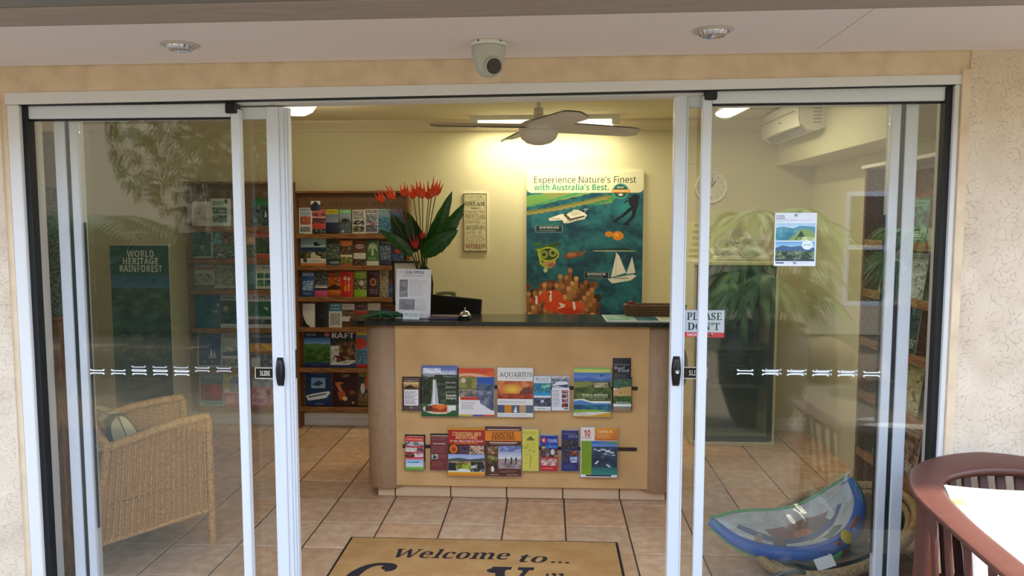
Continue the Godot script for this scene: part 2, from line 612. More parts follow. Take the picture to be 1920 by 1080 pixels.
func printed(st: SurfaceTool, w: float, h: float, d: float, uv: Rect2, bow := 0.0) -> void:
	# a sheet w by h that stands on the origin and shows its print towards +z
	st.set_smooth_group(5)
	var n := 6
	for i in n:
		for q in [[i, 0], [i + 1, 1], [i + 1, 0], [i, 0], [i, 1], [i + 1, 1]]:
			var t: float = float(q[0]) / n
			st.set_uv(uv.position + Vector2(t, 1.0 - q[1]) * uv.size)
			st.add_vertex(Vector3((t - 0.5) * w, q[1] * h, d + bow * sin(PI * t)))
	st.set_smooth_group(-1)
	st.set_uv(Vector2(0.001, 0.0008))
	for i in n:
		for y in [0.0, h]:
			var a := Vector3((float(i) / n - 0.5) * w, y, d + bow * sin(PI * i / n))
			var b := Vector3((float(i + 1) / n - 0.5) * w, y, d + bow * sin(PI * (i + 1) / n))
			face(st, [a, b, Vector3(b.x, y, 0), Vector3(a.x, y, 0)], Vector3(0, h / 2, 0))
	for x in [-w / 2, w / 2]:
		face(st, [Vector3(x, 0, 0), Vector3(x, h, 0), Vector3(x, h, d), Vector3(x, 0, d)], Vector3(0, h / 2, d / 2))
	face(st, [Vector3(-w / 2, 0, 0), Vector3(w / 2, 0, 0), Vector3(w / 2, h, 0), Vector3(-w / 2, h, 0)], Vector3(0, h / 2, d))


func brochure(d: Array, z: float, lean: float, group: String, thick := 0.008, turn := 0.0) -> Node3D:
	var w: float = d[2]
	var h: float = d[3]
	var dens := 820 if z < -1.0 and z > -1.5 else 620 if z < -2.0 else 300
	var uv := cell(maxi(24, int(w * dens)), maxi(40, int(h * dens)), d[5])
	var big: bool = w > 0.11
	var t := thing("magazine" if big else "brochure", d[4], "magazine" if big else "brochure", Vector3(d[0], d[1], z), turn, group)
	t.rotation.x = -lean
	var c := S()
	printed(c, w, h, 0.0012, uv, 0.004 if not big else 0.002)
	var o := obj("cover", c, M.gloss, t)
	o.position.z = thick
	var p := S()
	box(p, Vector3(0, h / 2 - 0.001, thick / 2), Vector3(w - 0.004, h - 0.002, thick), 0.001)
	obj("pages", p, M.paper, t)
	return t


# ------------------------------------------------------------------ the room
func shell() -> void:
	var f := S()
	span(f, Vector3(-3.45, -0.16, -3.1), Vector3(2.6, -0.004, 0.06))
	var floor_node := struct("floor", f, M.grout, "floor of mottled terracotta tiles with dark joints in the reception room", "floor")
	var meshes := []
	for k in 3:
		var s := S()
		box(s, Vector3.ZERO, Vector3(TILE - 0.008, 0.012, TILE - 0.008 - k * 0.0006), 0.0025)
		s.generate_normals()
		meshes.append(s.commit())
	for i in range(-8, 11):
		for j in range(-6, 5):
			var c := Vector3(-0.9 + (i + 0.5) * TILE, -0.006, -1.30 + (j + 0.5) * TILE)
			if c.x < -3.3 or c.x > 2.5 or c.z < -3.0 or c.z > 0.0: continue
			var o := share("floor_tile", meshes[rng.randi() % 3], M["tile%d" % (rng.randi() % 4)], floor_node)
			o.position = c + Vector3(0, rng.randf_range(-0.0008, 0.0004), 0)
			o.rotation.y = (rng.randi() % 4) * PI / 2
	var w = S()
	span(w, Vector3(-3.45, 0, BACK - 0.14), Vector3(2.6, CEIL + 0.1, BACK))
	struct("wall_back", w, M.wall_in, "cream painted back wall behind the counter and brochure racks", "wall")
	w = S()
	span(w, Vector3(-3.45, 0, BACK), Vector3(-3.3, CEIL + 0.1, 0.0))
	struct("wall_left", w, M.wall_in, "cream side wall on the left of the room", "wall")
	w = S()
	span(w, Vector3(2.33, 0, BACK), Vector3(2.5, CEIL + 0.1, 0.0))
	struct("wall_right", w, M.wall_pale, "pale side wall on the right behind the side rack", "wall")
	w = S()
	span(w, Vector3(2.05, 2.045, BACK), Vector3(2.33, CEIL, -1.05), 0.003)
	struct("trim_bulkhead", w, M.wall_pale, "boxed bulkhead along the right wall under the air conditioner", "bulkhead")
	w = S()
	span(w, Vector3(-3.45, CEIL, BACK - 0.14), Vector3(2.6, CEIL + 0.1, 0.0))
	struct("ceiling", w, M.ceiling, "plain cream ceiling of the reception room", "ceiling")
	w = S()
	prism(w, PackedVector2Array([Vector2(0, 0), Vector2(0.018, 0), Vector2(0.028, 0.02), Vector2(0.06, 0.05), Vector2(0.075, 0.062), Vector2(0.075, 0.08), Vector2(0, 0.08)]), -3.3, 2.05, Transform3D(Basis(Vector3(0, 0, 1), Vector3.UP, Vector3(1, 0, 0)), Vector3(0, CEIL - 0.08, BACK)))
	struct("trim_cornice", w, M.ceiling, "coved cornice where the back wall meets the ceiling", "cornice")
	w = S()
	span(w, Vector3(-3.3, 0.0, BACK), Vector3(2.33, 0.055, BACK + 0.02), 0.003)
	span(w, Vector3(-3.3, 0.055, BACK), Vector3(2.33, 0.105, BACK + 0.015), 0.003)
	struct("baseboard_back", w, M.skirting, "pale two step skirting board along the back wall", "skirting")
	w = S()
	span(w, Vector3(1.25, 2.066, BACK), Vector3(2.05, 2.074, BACK + 0.006))
	struct("trim_rail", w, M.wall_in, "thin joint strip across the back wall above the clock", "trim")


func front_piece(called: String, a: Vector3, b: Vector3, m: Material, label: String, category: String, bv := 0.0) -> void:
	var o := frontal(called, label, category, (a.x + b.x) / 2, a.y, 0, "structure")
	var st := S()
	span(st, Vector3(a.x - (a.x + b.x) / 2, 0, a.z), Vector3(b.x - (a.x + b.x) / 2, b.y - a.y, b.z), bv)
	obj("render_face" if m == M.stucco else "face", st, m, o)


func shopfront() -> void:
	front_piece("wall_front_left", Vector3(-4.6, -0.05, -0.12), Vector3(-1.885, 2.3, 0.035), M.stucco, "stucco rendered outside wall left of the sliding doors", "wall")
	front_piece("wall_front_right", Vector3(1.858, -0.05, -0.12), Vector3(4.8, 2.3, 0.035), M.stucco, "stucco rendered outside wall right of the sliding doors, behind the brown chair", "wall")
	front_piece("wall_front_top", Vector3(-1.885, 2.125, -0.12), Vector3(1.885, 2.5, 0.03), M.smooth_render, "smooth peach lintel wall above the sliding doors", "wall")
	front_piece("trim_reveal_left", Vector3(-1.885, -0.02, -0.10), Vector3(-1.862, 2.147, 0.028), M.smooth_render, "smooth peach reveal strip left of the white door frame", "trim")
	front_piece("trim_reveal_right", Vector3(1.829, -0.02, -0.10), Vector3(1.858, 2.17, 0.040), M.smooth_render, "smooth peach reveal strip right of the white door frame", "trim")
	var fr := frontal("trim_door_frame", "white aluminium frame round the four glass door panels", "door frame", 0, 0, 0, "structure")
	var s := S()
	prism(s, PackedVector2Array([Vector2(-1.862, 2.086), Vector2(1.829, 2.116), Vector2(1.829, 2.150), Vector2(-1.862, 2.132)]), -0.11, 0.034)
	obj("head", s, M.trim, fr)
	for k in [-1.0, 1.0]:
		s = S()
		span(s, Vector3(1.81 * k, 0.0, -0.11), Vector3((1.862 if k < 0 else 1.829) * k, 2.086 if k < 0 else 2.116, 0.03), 0.004)
		obj("jamb", s, M.trim, fr)
		s = S()
		span(s, Vector3(1.786 * k, 0.01, -0.03), Vector3(1.81 * k, 2.083 if k < 0 else 2.11, 0.012), 0.002)
		obj("rubber_gasket", s, M.gasket, fr)
	s = S()
	prism(s, PackedVector2Array([Vector2(-1.81, 2.0835), Vector2(1.81, 2.1125), Vector2(1.81, 2.1155), Vector2(-1.81, 2.0865)]), -0.10, 0.026)
	obj("shadow_groove", s, M.gasket, fr)
	s = S()
	prism(s, PackedVector2Array([Vector2(-1.81, 2.076), Vector2(1.81, 2.105), Vector2(1.81, 2.1125), Vector2(-1.81, 2.0835)]), -0.105, -0.012)
	obj("head_track", s, M.trim, fr)
	s = S()
	span(s, Vector3(-1.81, -0.015, -0.11), Vector3(1.81, 0.006, 0.03), 0.002)
	for z in [-0.065, -0.018]: span(s, Vector3(-1.81, 0.006, z - 0.003), Vector3(1.81, 0.014, z + 0.003))
	obj("sill_track", s, M.white_metal, fr)

	var decal := S()
	for y in [-0.0055, 0.0055]:
		box(decal, Vector3(0, y, 0), Vector3(0.05, 0.0042, 0.0006))
		for x in [-1, 1]:
			box(decal, Vector3(x * 0.027, y * 1.35, 0), Vector3(0.009, 0.006, 0.0006), 0.0, Basis(Vector3.BACK, 0.5 * x * signf(y)))
	decal.generate_normals()
	var dm := decal.commit()
	var dmat := sm(Color(0.93, 0.94, 0.95), 0.6)

	# fixed panels
	for k in [-1.0, 1.0]:
		var left: bool = k < 0
		var d := frontal("door_1" if left else "door_4", "fixed glass door panel left of the opening, before the wicker armchair" if left else "fixed glass door panel right of the opening, carrying the small tourist poster", "glass door", 1.35 * k, 0, 0, "structure")
		var mid = 1.35 * k
		var rise := 0.0 if left else 0.022
		var a := func(x: float, y: float, z: float) -> Vector3: return Vector3(x * k - mid, y + (clampf((y - 1.0) * 2.0, 0.0, 1.0) * rise) - (0.007 if left and y > 2.0 else 0.0), z)
		s = S()
		span(s, a.call(0.907, 0.012, -0.034), a.call(0.942, 2.07, 0.002), 0.003)
		obj("stile", s, M.white_metal, d)
		s = S()
		span(s, a.call(0.942, 2.04, -0.035), a.call(1.808, 2.0925, 0.004), 0.003)
		obj("top_rail", s, M.white_metal, d)
		s = S()
		span(s, a.call(0.942, 0.014, -0.035), a.call(1.79, 0.06, 0.004), 0.003)
		obj("bottom_rail", s, M.white_metal, d)
		s = S()
		span(s, a.call(0.941, 2.033, -0.024), a.call(1.79, 2.041, -0.008))
		obj("glazing_bead", s, M.gasket, d)
		s = S()
		span(s, a.call(0.912, 2.052, -0.03), a.call(0.958, 2.0925, 0.016), 0.004)
		obj("black_cap", s, M.black, d)
		s = S()
		span(s, a.call(0.935, 0.05, -0.021), a.call(1.80, 2.045, -0.016))
		var pane := obj("pane", s, M.glass, d)
		var first := -1.556 if left else 1.093
		for n in (5 if left else 6):
			var o := share("safety_decal", dm, dmat, pane)
			o.position = Vector3(first + n * (0.0915 if left else 0.0955) - mid, 0.993 if left else 1.0315, -0.0152)

	# sliding panels, pushed back behind the fixed ones
	for k in [-1.0, 1.0]:
		var left: bool = k < 0
		var d := frontal("door_2" if left else "door_3", "sliding glass door leaf left of the opening, with plain black latch" if left else "sliding glass door leaf right of the opening, with keyed black latch", "glass door", 1.24 * k, 0, -0.068, "structure")
		var mid = 1.24 * k
		var rise := -0.006 if left else 0.022
		var a := func(x: float, y: float, z: float) -> Vector3: return Vector3(x * k - mid, y + clampf((y - 1.1) * 2.0, 0.0, 1.0) * rise, z + 0.068)
		s = S()
		if left:
			span(s, a.call(0.766, 0.012, -0.10), a.call(0.815, 2.083, -0.042), 0.003)
			span(s, a.call(0.748, 0.012, -0.092), a.call(0.766, 2.083, -0.052), 0.002)
			span(s, a.call(0.738, 0.012, -0.094), a.call(0.748, 2.083, -0.06), 0.002)
			span(s, a.call(0.730, 0.012, -0.096), a.call(0.738, 2.083, -0.068), 0.002)
		else:
			span(s, a.call(0.809, 0.012, -0.10), a.call(0.856, 2.083, -0.042), 0.003)
			span(s, a.call(0.856, 0.012, -0.09), a.call(0.861, 2.083, -0.039), 0.001)
		obj("lead_stile", s, M.white_metal, d)
		s = S()
		span(s, a.call(1.672, 0.012, -0.098), a.call(1.718, 2.083, -0.045), 0.003)
		span(s, a.call(1.622, 0.012, -0.098), a.call(1.656, 2.083, -0.05), 0.003)
		obj("rear_stile", s, M.white_metal, d)
		s = S()
		span(s, a.call(1.656, 0.02, -0.095), a.call(1.670, 2.07, -0.052))
		span(s, a.call(1.610, 0.3, -0.07), a.call(1.6165, 1.62, -0.062))
		obj("rubber_gasket", s, M.gasket, d)
		s = S()
		span(s, a.call(0.815 if left else 0.861, 2.036, -0.095), a.call(1.615, 2.083, -0.048), 0.003)
		obj("top_rail", s, M.white_metal, d)
		s = S()
		span(s, a.call(0.815 if left else 0.861, 0.016, -0.095), a.call(1.615, 0.055, -0.048), 0.003)
		obj("bottom_rail", s, M.white_metal, d)
		s = S()
		span(s, a.call(0.81 if left else 0.858, 0.045, -0.070), a.call(1.62, 2.04, -0.065))
		var pane := obj("pane", s, M.glass, d)
		var first := -1.405 if left else 1.213
		for n in (5 if left else 4):
			var o := share("safety_decal", dm, dmat, pane)
			o.position = Vector3(first + n * (0.093 if left else 0.097) - mid, 1.0 if left else 1.026, 0.068 - 0.0642)
		s = S()
		var y0 := 0.94 if left else 0.967
		var x0 := 0.7805 if left else 0.831
		grid(s, 8, 14, func(u, v): return a.call(x0 + (u - 0.5) * 0.038 * (0.68 + 0.32 * sin(PI * v)), y0 + v * 0.119, -0.042 + 0.022 * sqrt(maxf(0.0, 1.0 - pow(absf(u * 2 - 1), 3.0))) * (0.55 + 0.45 * sin(PI * v)) * (0.0 if v < 0.001 or v > 0.999 else 1.0)))
		var lock := obj("latch", s, M.black, d)
		if not left:
			s = S()
			lathe(s, [Vector2(0.0075, 0), Vector2(0.0075, 0.006), Vector2(0.005, 0.0075), Vector2(0.004, 0.005), Vector2(0, 0.005)], a.call(0.833, 1.027, -0.024), 16, Basis(Vector3.RIGHT, PI / 2))
			obj("keyhole", s, M.chrome, lock)
			s = S()
			tube(s, curve([a.call(0.845, 1.105, -0.105), a.call(0.868, 1.10, -0.14), a.call(0.882, 1.06, -0.15), a.call(0.884, 1.0, -0.15), a.call(0.872, 0.955, -0.14), a.call(0.845, 0.945, -0.105)], 18), 0.008, 8)
			obj("pull_handle", s, M.black, d)
		else:
			s = S()
			span(s, a.call(0.7285, 0.965, -0.090), a.call(0.7305, 1.085, -0.080))
			obj("lock_slot", s, M.black, d)

	var sign_spec := "r 0 0 1 1 d8ceb8;r .045 .08 .91 .84 141414;t b .26 .28 .5 .44 e8e0cc SLIDE"
	for k in [-1, 1]:
		var o := frontal("slide_sign", "small black SLIDE sign with cream border on the left sliding leaf" if k < 0 else "small black SLIDE sign with cream border, half hidden behind the right stile", "sign", -0.857 if k < 0 else 0.908, 0.964 if k < 0 else 0.992, -0.0648)
		s = S()
		printed(s, 0.084 if k < 0 else 0.096, 0.048, 0.0012, cell(180, 102, sign_spec))
		obj("plate", s, M.gloss, o)
	var st := frontal("notice_sticker", "white PLEASE DON'T sticker with a red foot behind the right stile", "sticker", 0.94, 1.160, -0.0648)
	s = S()
	printed(s, 0.157, 0.108, 0.0008, cell(320, 220, "r 0 0 1 1 d4dadc;t F .07 .09 .86 .28 20282c PLEASE;t F .09 .47 .8 .27 20282c DON'T;r 0 .82 1 .18 e03838;t b .08 .85 .5 .12 f8e8e8 SMOKE HERE;e .68 .91 .035 .06 201818;e .7 .88 .02 .03 f0f0f0"))
	obj("sheet", s, M.print, st)
	var gp := frontal("window_poster", "small white poster of two coastal photos taped on the right glass", "poster", 1.268, 1.447, -0.0152)
	s = S()
	printed(s, 0.156, 0.203, 0.0008, cell(390, 508, "r 0 0 1 1 e4eaf2;e .52 .035 .022 .018 505868;t b .03 .045 .2 .03 404860 YOUR;t b .03 .085 .22 .035 604870 PORT;t s .03 .125 .48 .028 6878a0 DOUGLAS 2015;l .5 .13 .45 .02 1 c0b8d0;l .04 .165 .2 .012 1 8890a0;g .03 .195 .94 .13 a8d0e8 d8e8f0;v 5898b0 .03 .28 .2 .26 .45 .29 .6 .24 .97 .26 .97 .52 .03 .52;n .03 .3 .5 .22 4890a0 388090 70a8b0;v 88a060 .5 .4 .6 .31 .8 .3 .97 .38 .97 .52 .3 .52;v 304830 .5 .5 .58 .4 .64 .33 .7 .42 .78 .5;n .55 .45 .42 .07 a8b878 708850 d8d8a8;g .03 .54 .94 .14 70a8d8 b8d8e8;v 486890 .03 .66 .2 .61 .4 .64 .6 .62 .97 .66 .97 .74 .03 .74;n .03 .72 .94 .18 506848 a8a890 283c38;r .03 .87 .94 .04 384850;e .79 .6 .13 .09 e8f4f8;t b .7 .59 .18 .02 486880 DISCOVER;r .04 .93 .2 .025 584878;l .26 .935 .7 .015 1 98a8c0;e .5 .905 .03 .02 98a8a8"))
	obj("sheet", s, M.print, gp)
	s = S()
	for y in [0.012, 0.194]:
		s = S()
		box(s, Vector3(0, y, 0.0012), Vector3(0.012, 0.010, 0.0008))
		obj("tape", s, sm(Color(0.6, 0.63, 0.66), 0.4), gp)


func soffit() -> void:
	var so := frontal("ceiling_soffit", "pale pinkish eaves lining above the doors with one hairline joint", "ceiling", 0, 2.243, 0, "structure")
	var s := S()
	span(s, Vector3(-5.5, 0, 0.03), Vector3(1.302, 0.012, 0.60))
	obj("lining_sheet", s, M.soffit, so)
	s = S()
	span(s, Vector3(1.305, 0, 0.03), Vector3(5.5, 0.012, 0.60))
	obj("lining_sheet", s, M.soffit, so)
	s = S()
	span(s, Vector3(-5.5, 0.004, 0.5), Vector3(5.5, 0.016, 0.60))
	span(s, Vector3(1.29, 0.004, 0.03), Vector3(1.32, 0.016, 0.6))
	obj("backing_strip", s, M.grout, so)
	s = S()
	prism(s, PackedVector2Array([Vector2(0, 0), Vector2(0.022, 0), Vector2(0.022, -0.002), Vector2(0.008, -0.004), Vector2(0, -0.006)]), -5.5, 5.5, Transform3D(Basis(Vector3(0, 0, 1), Vector3.UP, Vector3(1, 0, 0)), Vector3(0, 0, 0.035)))
	obj("wall_bead", s, M.soffit, so)
	var fa := frontal("trim_fascia", "weathered fascia board and gutter along the roof edge above the doors", "fascia", 0, 2.2, 0, "structure")
	s = S()
	span(s, Vector3(-5.5, 0.041, 0.600), Vector3(5.5, 0.08, 0.612), 0.002)
	obj("edge_bead", s, M.strip, fa)
	s = S()
	span(s, Vector3(-5.5, 0.038, 0.612), Vector3(5.5, 0.25, 0.80), 0.004)
	obj("fascia_board", s, M.fascia, fa)
	s = S()
	prism(s, PackedVector2Array([Vector2(0.80, 0.05), Vector2(0.81, 0.042), Vector2(0.90, 0.042), Vector2(0.925, 0.06), Vector2(0.93, 0.16), Vector2(0.80, 0.16)]), -5.5, 5.5, Transform3D(Basis(Vector3(0, 0, 1), Vector3.UP, Vector3(1, 0, 0)), Vector3.ZERO))
	obj("gutter", s, M.gutter, fa)
	var ro := frontal("ceiling_roof", "roof slab that closes the eaves", "roof", 0, 2.5, 0, "structure")
	s = S()
	span(s, Vector3(-5.5, 0.0, -3.4), Vector3(5.5, 0.06, 0.9))
	obj("roof_deck", s, M.gutter, ro)
	for k in 2:
		var p = Vector2(-0.978, 0.31) if k == 0 else Vector2(0.874, 0.369)
		var d := frontal("downlight", ["recessed chrome downlight in the eaves on the left", "recessed chrome downlight in the eaves right of the dome camera"][k], "light", p.x, 2.243, p.y)
		s = S()
		lathe(s, [Vector2(0.066, -0.0005), Vector2(0.066, -0.004), Vector2(0.052, -0.007), Vector2(0.049, -0.003)], Vector3.ZERO, 32)
		obj("rim", s, sm(Color(0.78, 0.74, 0.7), 0.5), d)
		s = S()
		grid(s, 96, 6, func(u, v):
			var r = (0.049 - 0.012 * v) * (1.0 + 0.035 * sin(TAU * 16 * u))
			return Vector3(cos(TAU * u) * r, -0.003 - 0.016 * sin(PI * 0.5 * v), sin(TAU * u) * r))
		lathe(s, [Vector2(0.038, -0.019), Vector2(0.03, -0.012), Vector2(0.0, -0.010)], Vector3.ZERO, 40)
		obj("chrome_reflector", s, M.chrome, d)
	var c := frontal("dome_camera", "white dome security camera under the eaves above the doors", "camera", 0.12, 2.243, 0.26)
	s = S()
	lathe(s, [Vector2(0.0, 0), Vector2(0.064, 0), Vector2(0.066, -0.006), Vector2(0.065, -0.014), Vector2(0.061, -0.016)], Vector3.ZERO, 36)
	obj("base_plate", s, M.white_plastic, c)
	s = S()
	lathe(s, [Vector2(0.061, -0.017), Vector2(0.061, -0.032), Vector2(0.057, -0.055), Vector2(0.05, -0.08), Vector2(0.042, -0.1), Vector2(0.028, -0.114), Vector2(0.012, -0.12), Vector2(0, -0.121)], Vector3.ZERO, 36)
	obj("housing", s, sm(Color(0.74, 0.74, 0.68), 0.4), c)
	var dir := Vector3(0.42, -0.30, 0.86).normalized()
	var bz := Basis.looking_at(-dir, Vector3.UP) * Basis(Vector3.RIGHT, PI / 2)
	s = S()
	lathe(s, [Vector2(0.033, -0.025), Vector2(0.033, 0.006), Vector2(0.029, 0.009), Vector2(0.027, 0.006)], Vector3(0, -0.075, 0) + dir * 0.050, 28, bz)
	var ring := obj("lens_ring", s, sm(Color(0.7, 0.69, 0.63), 0.4), c)
	s = S()
	lathe(s, [Vector2(0.027, 0.005), Vector2(0.0, 0.005)], Vector3(0, -0.075, 0) + dir * 0.0505, 28, bz)
	obj("lens_window", s, sm(Color(0.09, 0.075, 0.065), 0.15), ring)
	s = S()
	for q in [Vector3(-0.03, -0.006, 0.058), Vector3(0.046, -0.006, 0.046)]:
		s = S()
		ball(s, q, Vector3(0.0035, 0.0035, 0.003), 8)
		obj("screw", s, M.black, c)


# ------------------------------------------------------------------ counter and print
func counter() -> void:
	var t := thing("reception_counter", "reception counter with tan front panel, round brown columns and dark top", "counter", Vector3(0.16, 0, -1.45))
	var o := Vector3(0.16, 0, -1.45)
	var s := S()
	span(s, Vector3(-0.56, 0.082, -1.38) - o, Vector3(0.90, 1.031, -1.33) - o, 0.002)
	obj("front_panel", s, M.panel, t)
	for x in [-0.622, 0.955]:
		s = S()
		lathe(s, [Vector2(0.0, 1.031), Vector2(0.122, 1.031), Vector2(0.122, 0.066), Vector2(0.118, 0.062), Vector2(0, 0.062)], Vector3(x, 0, -1.442) - o, 40)
		obj("column", s, M.column, t)
	s = S()
	span(s, Vector3(-0.60, 0.0, -1.62) - o, Vector3(0.93, 1.03, -1.39) - o)
	obj("carcass", s, M.column, t)
	var edges := [-0.682, -0.577, -0.247, 0.083, 0.413, 0.743, 1.01]
	for k in 6:
		s = S()
		span(s, Vector3(edges[k] + 0.0035, 0.003, -1.392) - o, Vector3(edges[k + 1] - 0.0035, 0.085, -1.37) - o, 0.002)
		obj("kick_tile", s, M.tile_kick, t)
	s = S()
	span(s, Vector3(-0.680, 0.0, -1.42) - o, Vector3(1.008, 0.084, -1.378) - o)
	obj("kick_backing", s, M.grout, t)
	s = S()
	var top := PackedVector2Array()
	for k in 9:
		var a := PI * 0.5 + PI * k / 8.0
		top.append(Vector2(-0.72 + cos(a) * 0.13, 1.47 + sin(a) * 0.19))
	top.append_array([Vector2(1.2, 1.28), Vector2(1.2, 1.66)])
	prism(s, top, 1.034, 1.056, Transform3D(Basis(Vector3(1, 0, 0), Vector3(0, 0, -1), Vector3(0, 1, 0)), -o))
	prism(s, top, 1.031, 1.034, Transform3D(Basis(Vector3(1, 0, 0), Vector3(0, 0, -1), Vector3(0, 1, 0)), -o))
	obj("countertop", s, M.top, t)
	for y in [0.672, 0.318]:
		s = S()
		span(s, Vector3(-0.52, y - 0.010, -1.33) - o, Vector3(0.835, y + 0.010, -1.322) - o, 0.001)
		obj("dark_strip", s, M.strip, t)
	s = S()
	span(s, Vector3(-0.62, 0.90, -2.2) - o, Vector3(1.1, 0.93, -1.62) - o, 0.004)
	for x in [-0.6, 1.05]: span(s, Vector3(x, 0, -2.15) - o, Vector3(x + 0.03, 0.9, -1.63) - o)
	obj("work_desk", s, M.column, t)
	var n := 0
	for d in COUNTER_PRINT:
		var behind: bool = n == 7
		var b := brochure(d, -1.318 if not behind else -1.328, 0.035, "brochures on the counter front", 0.02 if not behind else 0.012)
		if not behind:
			var h := thing("brochure_holder", "clear plastic holder of the " + short_label(d[4]), "holder", Vector3(d[0], d[1] - 0.006, -1.322), 0.0, "clear holders on the counter front")
			h.rotation.x = -0.035
			var hh: float = d[3] * 1.03 + 0.006
			var hs := S()
			span(hs, Vector3(-d[2] / 2 - 0.006, 0, 0.0), Vector3(d[2] / 2 + 0.006, hh, 0.002))
			obj("back_plate", hs, M.strip if n in [0, 1, 8, 9, 10] else M.acrylic, h)
			hs = S()
			span(hs, Vector3(-d[2] / 2 - 0.006, 0, 0.002), Vector3(d[2] / 2 + 0.006, 0.004, 0.03), 0.001)
			for x in [-1, 1]: span(hs, Vector3(x * (d[2] / 2 + 0.004) - 0.0015, 0, 0.002), Vector3(x * (d[2] / 2 + 0.004) + 0.0015, hh * 0.25, 0.03), 0.001)
			obj("pocket", hs, M.acrylic, h)
		n += 1


func short_label(l: String) -> String:
	return " ".join(l.split(" ").slice(0, 8)).trim_suffix(",").trim_suffix(" a").trim_suffix(" with").trim_suffix(" its").trim_suffix(" an").trim_suffix(" and").trim_suffix(" the").trim_suffix(" in")


func rack(x0: float, x1: float, y1: float, y0: float, tiers: Array, legs: bool, label: String, words: String) -> Node3D:
	var c := Vector3((x0 + x1) / 2, 0, BACK)
	var t := thing("brochure_rack", label, "rack", c)
	var w = x1 - x0
	for k in [-1.0, 1.0]:
		var s := S()
		span(s, Vector3(k * w / 2 - 0.011, 0.0 if legs else y0, 0.021), Vector3(k * w / 2 + 0.011, y1, 0.12), 0.002)
		obj("side_panel", s, M.rack_dark, t)
	var s := S()
	span(s, Vector3(-w / 2, y0, 0.021), Vector3(w / 2, y1 - 0.01, 0.03))
	obj("back_panel", s, M.rack_dark, t)
	s = S()
	span(s, Vector3(-w / 2 - 0.016, y1, 0.021), Vector3(w / 2 + 0.016, y1 + 0.016, 0.125), 0.003)
	obj("top_board", s, M.rack_wood, t)
	s = S()
	printed(s, w - 0.022, 0.13, 0.004, cell(int((w - 0.022) * 700), 92, "n 0 0 1 1 7c583a 846040 745034;" + words))
	var hd := obj("header_board", s, M.print, t)
	hd.position = Vector3(0, y1 - 0.13, 0.030)
	for y in tiers:
		s = S()
		span(s, Vector3(-w / 2 + 0.011, y - 0.022, 0.03), Vector3(w / 2 - 0.011, y - 0.004, 0.112), 0.002)
		var sh := obj("shelf", s, M.rack_wood, t)
		s = S()
		span(s, Vector3(-w / 2 + 0.011, y - 0.026, 0.108), Vector3(w / 2 - 0.011, y + 0.010, 0.118), 0.002)
		obj("lip", s, M.rack_wood, sh)
	return t


func racks() -> void:
	rack(-1.635, -0.755, 1.845, 0.14, [1.522, 1.278, 1.033, 0.795, 0.475, 0.164], true, "tall brown timber brochure rack on legs, left of the counter", "t f .28 .5 .66 .26 4a3020 TOUR INFORMATION CENTRE")
	rack(-2.485, -1.665, 1.917, 0.13, [1.575, 1.326, 1.084, 0.781, 0.458, 0.154], false, "brown timber brochure rack behind the left glass doors", "t f .12 .45 .78 .3 4a3020 PLAN YOUR HOLIDAY")
	for d in RIGHT_RACK_PRINT:
		brochure(d, BACK + 0.045 + (0.0 if d[0] < -1.4 or d[3] > 0.1 else 0.001), 0.06, "brochures in the right timber rack", 0.006)
	for d in LEFT_RACK_PRINT:
		brochure(d, BACK + 0.045, 0.06, "brochures in the left timber rack", 0.006)


# ------------------------------------------------------------------ on the back wall
func flat_print(called: String, label: String, category: String, w: float, h: float, d: float, at: Vector3, spec: String, dens: float, m: Material, part := "sheet", page := 0) -> Node3D:
	var t := thing(called, label, category, at)
	var s := S()
	printed(s, w, h, d, cell(int(w * dens), int(h * dens), spec, page))
	obj(part, s, m, t)
	return t


